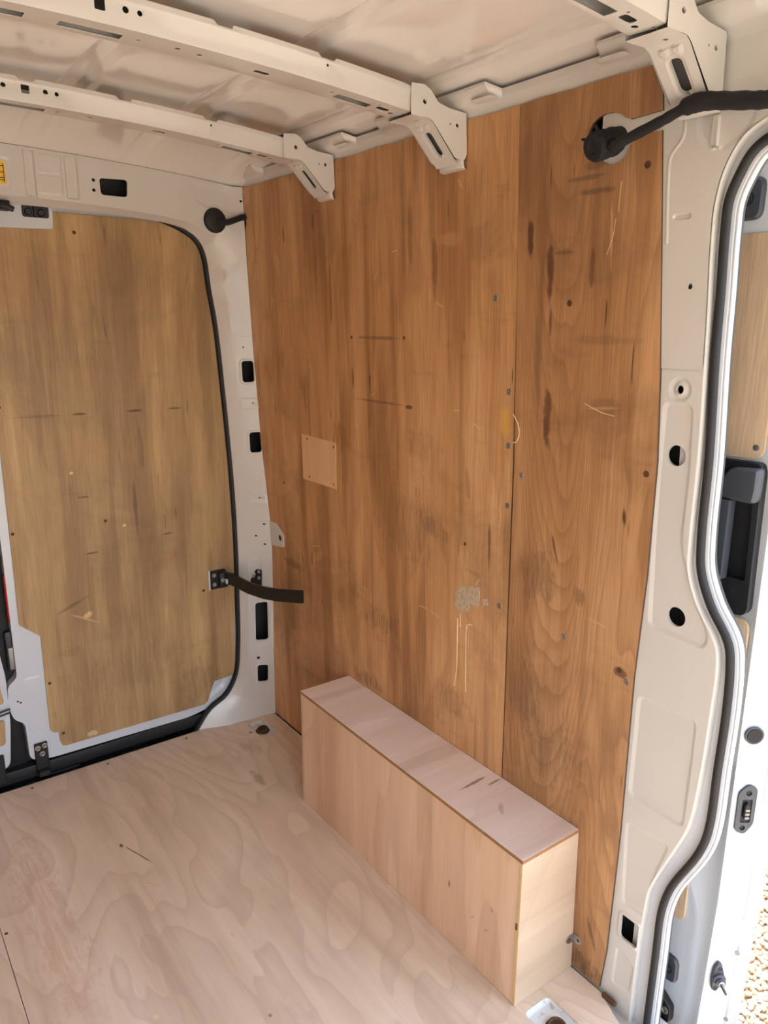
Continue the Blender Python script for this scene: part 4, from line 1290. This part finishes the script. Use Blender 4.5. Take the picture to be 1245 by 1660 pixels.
# glued paper remains with drips
def ragged(loop, amp, n=3):
    out = []
    for i in range(len(loop)):
        a, b = Vector(loop[i - 1]), Vector(loop[i])
        for k in range(n):
            p = a.lerp(b, k / n)
            out.append(Vector((p.x + random.uniform(-amp, amp), p.y + random.uniform(-amp, amp))))
    return out
mb = MB()
for L_ in ([(1.033, 0.806), (1.05, 0.826), (1.082, 0.831), (1.098, 0.836), (1.112, 0.84), (1.118, 0.80), (1.106, 0.786), (1.085, 0.79), (1.078, 0.765), (1.04, 0.757), (1.03, 0.77)],
           [(1.128, 0.812), (1.14, 0.818), (1.143, 0.80), (1.13, 0.797)], [(1.107, 0.842), (1.114, 0.856), (1.110, 0.858), (1.102, 0.846)]):
    plate(mb, ragged(L_, 0.0035), lambda x, z, h: wallf(x, z, 0.0007 + h), 0.0007, 0.0003)
o = mb.build('paper_remains', PALE, panA, smooth=0)
o['kind'] = 'stuff'
o['label'] = 'torn grey paper stuck to the board'
mb = MB()
for path in ([(1.037, 0.735), (1.036, 0.66), (1.035, 0.60), (1.026, 0.545)], [(1.092, 0.735), (1.073, 0.728), (1.069, 0.66), (1.068, 0.60), (1.070, 0.545)], [(1.047, 0.75), (1.047, 0.715)]):
    pp = catmull(path, 6)
    sweep(mb, pp, [(0.0016, 0.0), (0.0008, 0.0008), (-0.0008, 0.0008), (-0.0016, 0.0)], lambda x, z, h: wallf(x, z, h), closed_prof=False)
o = mb.build('glue_drips', CHIP, panA, smooth=60)
o['kind'] = 'stuff'
mb = MB()
random.seed(21)
for k in range(26):
    x, z = random.uniform(0.1, 1.15), random.uniform(0.45, 1.75)
    a = random.uniform(0, PI)
    l = random.uniform(0.01, 0.04)
    c = random.uniform(-0.3, 0.3)
    pp = [Vector((x + l * t * math.cos(a + c * t), z + l * t * math.sin(a + c * t))) for t in (0, 0.33, 0.66, 1)]
    sweep(mb, pp, [(0.0006, 0.0001), (0.0, 0.0003), (-0.0006, 0.0001)], lambda x, z, h: wallf(x, z, h), closed_prof=False)
o = mb.build('scratches', CHIP, panA, smooth=60)
o['kind'] = 'stuff'
def wscrew(parent, x, z, mat, r=0.0065):
    mb = MB()
    c = Vector(wallf(x, z, 0.0))
    lathe(mb, c, (0, -1, -TILT), [(r, -0.0004), (r * 0.9, 0.0008), (r * 0.55, 0.0011), (r * 0.3, 0.0002), (0, 0.0001)], 12)
    mb.build('screw', mat, parent, smooth=40)
for x, z, mt in ((1.150, 1.500, DULL), (1.196, 1.307, DULL), (1.199, 1.192, DULL), (1.200, 1.057, DULL), (1.182, 0.814, DULL), (0.599, 1.409, RUST), (0.832, 1.412, RUST),
                 (0.336, 1.098, RUST), (0.487, 1.092, RUST), (0.340, 0.979, RUST), (0.480, 0.979, RUST), (1.062, 0.935, RUST), (0.17, 0.93, RUST)):
    wscrew(panA, x, z, mt, 0.0075 if mt is DULL else 0.0045)

panB = thing('lining_panel', 'narrow orange-brown plywood lining board beside the door pillar, cut out for the cable', 'plywood panel', (1.2, 0.0, 0.0), 'plywood lining boards on the left wall')
edge = [(1.521, 0.004), (1.533, 0.112), (1.546, 0.423), (1.551, 0.778), (1.563, 0.999), (1.566, 1.209), (1.558, 1.374), (1.543, 1.576), (1.530, 1.745)]
cut = [(1.529, 1.757), (1.492, 1.758), (1.479, 1.757), (1.468, 1.745), (1.462, 1.731), (1.451, 1.722), (1.437, 1.7185), (1.425, 1.720), (1.410, 1.728), (1.395, 1.742), (1.383, 1.755), (1.377, 1.770),
       (1.380, 1.783), (1.387, 1.793), (1.400, 1.800), (1.413, 1.803), (1.430, 1.802), (1.445, 1.797), (1.456, 1.789), (1.466, 1.785), (1.500, 1.786), (1.5275, 1.787)]
outB = [(seamx(0.0) + 0.0016, 0.003), *edge, *cut, (1.521, 1.858), *[(x, 1.8585 + 0.001 * math.sin(41 * x)) for x in (1.48, 1.43, 1.39, 1.34, 1.30, 1.26)], (seamx(1.855) + 0.0005, 1.8575),
        (seamx(1.5) + 0.0006, 1.5), (seamx(1.3) + 0.0014, 1.3), (seamx(1.15) + 0.0036, 1.15), (seamx(0.8) + 0.0032, 0.8), (seamx(0.4) + 0.0026, 0.4)]
mb = MB()
sheet(mb, outB, wallf, thick=0.0055)
darken_edges(mb.build('board', W_FRONT, panB, smooth=0))
for x, z, mt in ((1.351, 1.487, RUST), (1.239, 1.133, DULL), (1.375, 0.806, DULL), (1.546, 1.186, RUST), (1.536, 0.766, DULL), (1.506, 1.708, RUST), (1.518, 0.785, RUST)):
    wscrew(panB, x, z, mt, 0.0065)
mb = MB()
pp = catmull([(1.214, 1.262), (1.227, 1.245), (1.233, 1.222), (1.226, 1.205), (1.215, 1.200)], 6)
tube(mb, [wallf(p.x, p.y, 0.004) for p in pp], 0.0011, 6)
for path in ([(1.40, 1.30), (1.44, 1.287), (1.47, 1.283)], [(1.447, 1.63), (1.443, 1.60), (1.432, 1.57)], [(1.455, 1.69), (1.452, 1.64)]):
    sweep(mb, catmull(path, 4), [(0.0006, 0.0001), (0.0, 0.0003), (-0.0006, 0.0001)], lambda x, z, h: wallf(x, z, h), closed_prof=False)
o = mb.build('scratches', CHIP, panB, smooth=60)
o['kind'] = 'stuff'

# ------------------------------------------------------------------ wheel arch box
BX0, BX1, BY, BH = 0.529, 1.443, -0.187, 0.3717
bxt = thing('wheel_arch_box', 'pale plywood box covering the wheel arch on the floor', 'box', (0.96, -0.1, 0.0))
T = 0.009
wy = lambda z: -TILT * z - 0.0012
mb = MB()
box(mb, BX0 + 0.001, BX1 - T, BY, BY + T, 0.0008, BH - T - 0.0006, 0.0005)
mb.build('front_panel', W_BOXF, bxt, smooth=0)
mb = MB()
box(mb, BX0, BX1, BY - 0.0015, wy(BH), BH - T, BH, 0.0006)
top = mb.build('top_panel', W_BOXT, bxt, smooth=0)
mb = MB()
box(mb, BX0, BX1 + 0.0004, BY - 0.0021, BY - 0.0014, BH - T + 0.0004, BH - 0.0006, 0)
box(mb, BX1 + 0.0001, BX1 + 0.0007, BY - 0.0015, wy(BH), BH - T + 0.0004, BH - 0.0006, 0)
mb.build('cut_edge', EDGED, top, smooth=0)['label'] = 'brown layered cut edge'
def endp(x0, x1):
    mb = MB()
    sheet(mb, [(BY - 0.0005, 0.0008), (wy(0), 0.0008), (wy(BH), BH - T - 0.0006), (BY - 0.0005, BH - T - 0.0006)], lambda y, z, h: (x1 + h, y, z), thick=x1 - x0)
    return mb
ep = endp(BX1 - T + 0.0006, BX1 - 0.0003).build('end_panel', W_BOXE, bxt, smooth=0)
mb = MB()
box(mb, BX1 - T + 0.0004, BX1 - 0.0006, BY - 0.0012, BY - 0.0004, 0.001, BH - T - 0.001, 0)
mb.build('cut_edge', EDGE, ep, smooth=0)['label'] = 'pale layered cut edge'
er = endp(BX0 + 0.001, BX0 + 0.001 + T).build('end_panel', W_BOXE, bxt, smooth=0)
for z in (0.095, 0.045):
    mb = MB()
    lathe(mb, (BX0 + 0.001, BY + 0.02, z), (-1, 0, 0), [(0.009, -0.001), (0.009, 0.004), (0.006, 0.006), (0, 0.007)], 10)
    mb.build('bolt', BLACKM, er, smooth=40)
mb = MB()
box(mb, BX1 - T - 0.001, BX1 - T + 0.004, BY - 0.0022, BY + 0.001, 0.255 - 0.06, 0.262 - 0.06 + 0.010, 0.0008)
mb.build('dent', RUST, ep, smooth=0)
# small zinc corner brace at the foot of the end panel
mb = MB()
zc = 0.083
hz = rounded([(0.001, zc - 0.011), (0.019, zc - 0.010), (0.026, zc), (0.019, zc + 0.010), (0.001, zc + 0.011)], 0.006, 4)
sheet(mb, hz, lambda a, z, h: (BX1 + a, -TILT * z - 0.0018 - h, z), holes=[circ(0.015, zc, 0.0045, 10)], thick=0.0016)
sheet(mb, hz, lambda a, z, h: (BX1 + 0.0022 + h, -TILT * z - 0.001 - a, z), holes=[circ(0.015, zc, 0.0045, 10)], thick=0.0016)
cb = mb.build('corner_brace', STEEL, bxt, smooth=40)
mb = MB()
lathe(mb, (BX1 + 0.015, -TILT * zc - 0.0012, zc), (0, -1, 0), [(0.0042, -0.0006), (0.0042, 0.0006), (0.0015, 0.001), (0, 0)], 10)
lathe(mb, (BX1 + 0.0018, -TILT * zc - 0.016, zc), (1, 0, 0), [(0.0042, -0.001), (0.0042, 0.0006), (0.0015, 0.001), (0, 0)], 10)
mb.build('brace_screws', RUST, cb, smooth=40)

# ------------------------------------------------------------------ lashing rings let into the floor
def lashing(cx, cy, w, d, label, rot=0.0):
    t = thing('lashing_ring', label, 'lashing ring', (cx, cy, -0.012), 'lashing rings let into the floor')
    lo = rrect(cx, cy, w, d, 0.016)
    li = offset(lo, -0.006)
    l2 = offset(lo, -0.010)
    n_ = len(lo)
    mb = MB()
    z = (-0.0005, -0.0085, -0.011)
    vs = [(p.x, p.y, z[0]) for p in offset(lo, -0.0008)] + [(p.x, p.y, z[1]) for p in li] + [(p.x, p.y, z[2]) for p in l2]
    fs = [(a * n_ + i, a * n_ + (i + 1) % n_, (a + 1) * n_ + (i + 1) % n_, (a + 1) * n_ + i) for a in (0, 1) for i in range(n_)] + [tuple(range(2 * n_, 3 * n_))]
    mb.add(vs, fs)
    mb.build('tray', TRAY, t, smooth=40)
    mb = MB()
    lathe(mb, (cx, cy, -0.011), (0, 0, 1), [(0.026, 0), (0.025, 0.002), (0.021, 0.003), (0.017, 0.0015), (0, 0.0015)], 20)
    mb.build('base_disc', RUST, t, smooth=40)
    mb = MB()
    ring = [(cx + 0.019 * math.cos(a), cy + 0.016 * math.sin(a), -0.004 + 0.004 * math.sin(a)) for a in [2 * PI * k / 20 for k in range(21)]]
    tube(mb, ring, 0.0035, 8)
    mb.build('ring', RUST, t, smooth=60)
    mb = MB()
    lathe(mb, (cx + 0.004, cy - 0.002, -0.010), (0, 0, 1), [(0.008, 0), (0.008, 0.006), (0.005, 0.008), (0.004, 0.005), (0, 0.005)], 6)
    mb.build('bolt', RUST, t, smooth=0)
    return t
TRAY = plain('dirty white tray', srgb(206, 208, 206), 0.45, wear=0.55, wear_col=srgb(112, 92, 66), wear_scale=55)
lashing(0.072, -0.092, 0.112, 0.068, 'rusty lashing ring in a floor recess in the far corner by the rear pillar')
lashing(1.528, -0.146, 0.125, 0.078, 'rusty lashing ring in a white floor recess in front of the plywood box end')

# ------------------------------------------------------------------ door stay arm
st = thing('door_stay', 'curved black metal door stay arm from the rear door past the pillar', 'door stay', (-0.10, -0.178, 0.55))
mb = MB()
box(mb, PX + 0.0004, PX + 0.010, -0.207, -0.148, 0.520, 0.588, 0.003)
box(mb, PX + 0.004, PX + 0.030, -0.180, -0.150, 0.526, 0.582, 0.006, seg=2)
mt_ = mb.build('door_mount', BLACKM, st, smooth=40)
for y, z in ((-0.194, 0.572), (-0.194, 0.538), (-0.170, 0.556)):
    mb = MB()
    lathe(mb, (PX + (0.010 if y < -0.18 else 0.030), y, z), (1, 0, 0), [(0.0075, -0.001), (0.0075, 0.003), (0.004, 0.004), (0, 0.003)], 8)
    mb.build('bolt', DULL, mt_, smooth=40)
mb = MB()
box(mb, PX + 0.0004, PX + 0.006, -0.2125, -0.2065, 0.518, 0.590, 0.001)
mb.build('backing_plate', DOORW, st, smooth=0)
arm = catmull([(-0.052, -0.158, 0.0), (-0.03, -0.153, 0.0), (0.0, -0.146, 0.0), (0.08, -0.128, 0.0), (0.16, -0.111, 0.0), (0.25, -0.093, 0.0), (0.354, -0.074, 0.0)], 4)
def arm_z(x):
    k = [(-0.09, 0.558), (-0.01, 0.563), (0.075, 0.554), (0.157, 0.556), (0.235, 0.567), (0.354, 0.593)]
    for (a, b), (c, d) in zip(k, k[1:]):
        if x <= c:
            return b + (d - b) * (x - a) / (c - a)
    return k[-1][1]
mb = MB()
vs = []
sec = [(-0.005, -0.0215), (0.004, -0.0215), (0.0065, -0.019), (0.0065, 0.019), (0.004, 0.0215), (-0.005, 0.0215)]
for i, p in enumerate(arm):
    t_ = (arm[min(i + 1, len(arm) - 1)] - arm[max(i - 1, 0)]).normalized()
    nn = Vector((t_.y, -t_.x, 0))
    zc = arm_z(p.x)
    for a, b in sec:
        vs.append((p.x + nn.x * a, p.y + nn.y * a, zc + b))
k6 = len(sec)
fs = [(i * k6 + j, i * k6 + (j + 1) % k6, (i + 1) * k6 + (j + 1) % k6, (i + 1) * k6 + j) for i in range(len(arm) - 1) for j in range(k6)]
fs += [tuple(range(k6)), tuple(reversed(range((len(arm) - 1) * k6, len(arm) * k6)))]
mb.add(vs, fs)
mb.build('arm', BLACKM, st, smooth=40)
mb = MB()
box(mb, -0.036, -0.024, -0.1640, -0.1585, 0.545, 0.562, 0.001)
mb.build('label_tab', DOORW, st, smooth=0)['label'] = 'small white tab'

# ------------------------------------------------------------------ cables
hn = thing('wiring_harness', 'black taped wiring harness above the side door, ending at the hole in the plywood', 'cable', (1.42, -0.10, 1.74))
kp = [(2.60, -0.085, 1.800), (2.20, -0.080, 1.805), (1.95, -0.083, 1.792), (1.80, -0.086, 1.776), (1.731, -0.092, 1.757), (1.69, -0.094, 1.762), (1.626, -0.098, 1.773), (1.603, -0.099, 1.772), (1.56, -0.099, 1.760), (1.50, -0.100, 1.745), (1.470, -0.100, 1.738), (1.452, -0.092, 1.742)]
pp = catmull(kp, 6)
rr = []
random.seed(5)
for p in pp:
    base = 0.0125 if p.x > 1.60 else 0.0085
    if 1.59 < p.x < 1.64:
        base = 0.0135
    rr.append(base + random.uniform(-0.0006, 0.0006))
mb = MB()
tube(mb, pp, rr, 10)
mb.build('cable', TAPE, hn, smooth=70)
mb = MB()
d = Vector((-0.10, -0.93, -0.30)).normalized()
c = Vector((1.437, -0.060, 1.755))
lathe(mb, c, d, [(0.018, -0.035), (0.021, -0.03), (0.022, 0.0), (0.024, 0.004), (0.024, 0.010), (0.021, 0.013), (0.021, 0.020), (0.0245, 0.024), (0.0245, 0.046), (0.021, 0.052), (0.012, 0.053), (0.008, 0.050), (0, 0.050)], 18)
mb.build('plug', TAPE, hn, smooth=35)
mb = MB()
for a in (0.3, 1.4, 2.6):
    w = Vector((0, 0, 1)).cross(d).normalized()
    v = d.cross(w)
    p = c + d * 0.04 + (w * math.cos(a) + v * math.sin(a)) * 0.024
    tube(mb, [p, p + (w * math.cos(a) + v * math.sin(a)) * 0.010 + d * 0.004], [0.004, 0.002], 6)
mb.build('tape_tails', TAPE, hn, smooth=40)
mb = MB()
lathe(mb, (1.618, -0.083, 1.775), (0, 1, 0), [(0.006, -0.004), (0.006, 0.010), (0.003, 0.024), (0, 0.026)], 10)
mb.build('fixing_clip', BLACKP, hn, smooth=40)

gr = thing('cable_grommet', 'round black rubber grommet with a short cable at the top rear corner', 'cable', (-0.02, -0.15, 1.757))
mb = MB()
lathe(mb, (-0.020, -0.150, 1.757), (1, 0, 0), [(0.037, -0.002), (0.038, 0.002), (0.036, 0.006), (0.028, 0.010), (0.014, 0.012), (0, 0.012)], 24)
mb.build('grommet', RUBBER, gr, smooth=50)
mb = MB()
tube(mb, catmull([(-0.008, -0.145, 1.752), (0.004, -0.118, 1.752), (0.010, -0.090, 1.762), (0.012, -0.068, 1.770), (0.007, -0.052, 1.768), (0.004, -0.042, 1.764)], 5), 0.0095, 10)
mb.build('cable', TAPE, gr, smooth=60)

# ------------------------------------------------------------------ wood splinters lying on the floor
def splinter(x, y, l, a, label):
    mb = MB()
    c, s = math.cos(a), math.sin(a)
    pts = [(x - c * l / 2, y - s * l / 2, 0.0012), (x, y, 0.0016), (x + c * l / 2, y + s * l / 2, 0.0012)]
    tube(mb, pts, [0.0008, 0.0016, 0.0006], 6, 1.6)
    tag(mb.build('wood_splinter', CHIP, None, smooth=50, loc=(x, y, 0.0)), label, 'splinter', 'wood splinters on the floor')
splinter(0.622, -0.703, 0.035, 0.75, 'pale wood splinter lying in the middle of the floor')
splinter(0.90, -0.60, 0.012, 0.2, 'tiny pale wood chip on the floor left of the plywood box')

# ------------------------------------------------------------------ gravel outside
GZ = -0.55
m, n, p = new_mat('gravel bed')
tc = N(n, 'ShaderNodeTexCoord').outputs['Object']
vr = N(n, 'ShaderNodeTexVoronoi')
vr.inputs['Scale'].default_value = 45
n.links.new(tc, vr.inputs['Vector'])
cr = N(n, 'ShaderNodeValToRGB')
cr.color_ramp.elements[0].color = (*srgb(150, 132, 108), 1)
cr.color_ramp.elements[1].color = (*srgb(182, 170, 150), 1)
sx = N(n, 'ShaderNodeSeparateColor')
n.links.new(vr.outputs['Color'], sx.inputs[0])
n.links.new(sx.outputs[0], cr.inputs[0])
n.links.new(cr.outputs[0], p.inputs['Base Color'])
p.inputs['Roughness'].default_value = 0.9
GRAVEL = m
mb = MB()
mb.add([(-30, -30, GZ), (30, -30, GZ), (30, 30, GZ), (-30, 30, GZ)], [(0, 1, 2, 3)])
ground = structure(mb.build('ground', GRAVEL, smooth=0))
STM, n, p = new_mat('pebble stone')
at = N(n, 'ShaderNodeAttribute')
at.attribute_name = 'tint'
tc = N(n, 'ShaderNodeTexCoord').outputs['Object']
f = noise(n, tc, 90, 4)
c = mix(n, mathn(n, 'MULTIPLY', f, 0.4), at.outputs['Color'], srgb(150, 120, 84))
n.links.new(c, p.inputs['Base Color'])
p.inputs['Roughness'].default_value = 0.75
TINTS = [srgb(180, 161, 132), srgb(188, 177, 158), srgb(168, 140, 102), srgb(177, 152, 113), srgb(192, 187, 179), srgb(156, 144, 128), srgb(184, 164, 128), srgb(163, 132, 99)]
def stone_shape(rnd):
    seg, rings = 7, 3
    V = [(0, 0, 1)]
    for i in range(1, rings + 1):
        ph_ = PI * i / (rings + 1)
        for k in range(seg):
            w = 2 * PI * (k + 0.5 * (i % 2)) / seg
            r = rnd.uniform(0.72, 1.18)
            V.append((math.sin(ph_) * math.cos(w) * r, math.sin(ph_) * math.sin(w) * r, math.cos(ph_) * r))
    V.append((0, 0, -1))
    F = [(0, 1 + k, 1 + (k + 1) % seg) for k in range(seg)]
    for i in range(rings - 1):
        for k in range(seg):
            a, b = 1 + i * seg + k, 1 + i * seg + (k + 1) % seg
            F.append((a, a + seg, b + seg, b))
    F += [(len(V) - 1, 1 + (rings - 1) * seg + (k + 1) % seg, 1 + (rings - 1) * seg + k) for k in range(seg)]
    return V, F
rnd = random.Random(11)
shapes = [stone_shape(rnd) for _ in range(8)]
def stone_mesh(name, items):
    V, F, T = [], [], []
    for (vs, fs), M_, tint in items:
        b = len(V)
        V += [tuple(M_ @ Vector(v)) for v in vs]
        F += [tuple(b + i for i in q) for q in fs]
        T += [tint] * len(vs)
    me = bpy.data.meshes.new(name)
    me.from_pydata(V, [], F)
    a = me.attributes.new('tint', 'FLOAT_COLOR', 'POINT')
    for i, t_ in enumerate(T):
        a.data[i].color = (*t_, 1)
    me.polygons.foreach_set('use_smooth', [True] * len(me.polygons))
    me.materials.append(STM)
    return me
from mathutils import Euler
def rot_scale(rn, s):
    e = Euler((rn.uniform(-0.4, 0.4), rn.uniform(-0.4, 0.4), rn.uniform(0, 6.28)))
    return e.to_matrix().to_4x4() @ Matrix.Diagonal((s * rn.uniform(0.9, 1.35), s * rn.uniform(0.75, 1.0), s * rn.uniform(0.5, 0.75), 1))
spots = []
y = 0.34
while y < 2.3:
    x = 0.2
    while x < 2.6:
        spots.append((x + rnd.uniform(-0.007, 0.007), y + rnd.uniform(-0.007, 0.007)))
        x += 0.0192
    y += 0.0178
def seen(q):     # distance from the strip of ground that shows past the sliding door
    a, b = Vector((1.19, 1.50)), Vector((1.56, 0.70))
    t_ = max(0, min(1, (Vector(q) - a).dot(b - a) / (b - a).length_squared))
    return (Vector(q) - a - (b - a) * t_ - Vector((0.02, 0.02))).length
spots.sort(key=seen)
var = []
for k in range(24):
    var.append(stone_mesh('pebble', [(shapes[k % 8], rot_scale(rnd, 0.0106), TINTS[k % 8])]))
for i, (x, y) in enumerate(spots[:300]):
    o = bpy.data.objects.new('pebble', var[rnd.randrange(24)])
    COL.objects.link(o)
    o.parent = ground
    o.location = (x, y, GZ + rnd.uniform(0.002, 0.012))
    o.rotation_euler = (0, 0, rnd.uniform(0, 6.28))
    s = rnd.uniform(0.85, 1.2)
    o.scale = (s, s, s)
items = []
for (x, y) in spots[300:12500]:
    Mx = Matrix.Translation((x, y, GZ + rnd.uniform(0.0, 0.012))) @ rot_scale(rnd, 0.0106 * rnd.uniform(0.85, 1.2))
    items.append((shapes[rnd.randrange(8)], Mx, TINTS[rnd.randrange(8)]))
o = link('loose_gravel', stone_mesh('loose_gravel', items), ground)
o['kind'] = 'stuff'
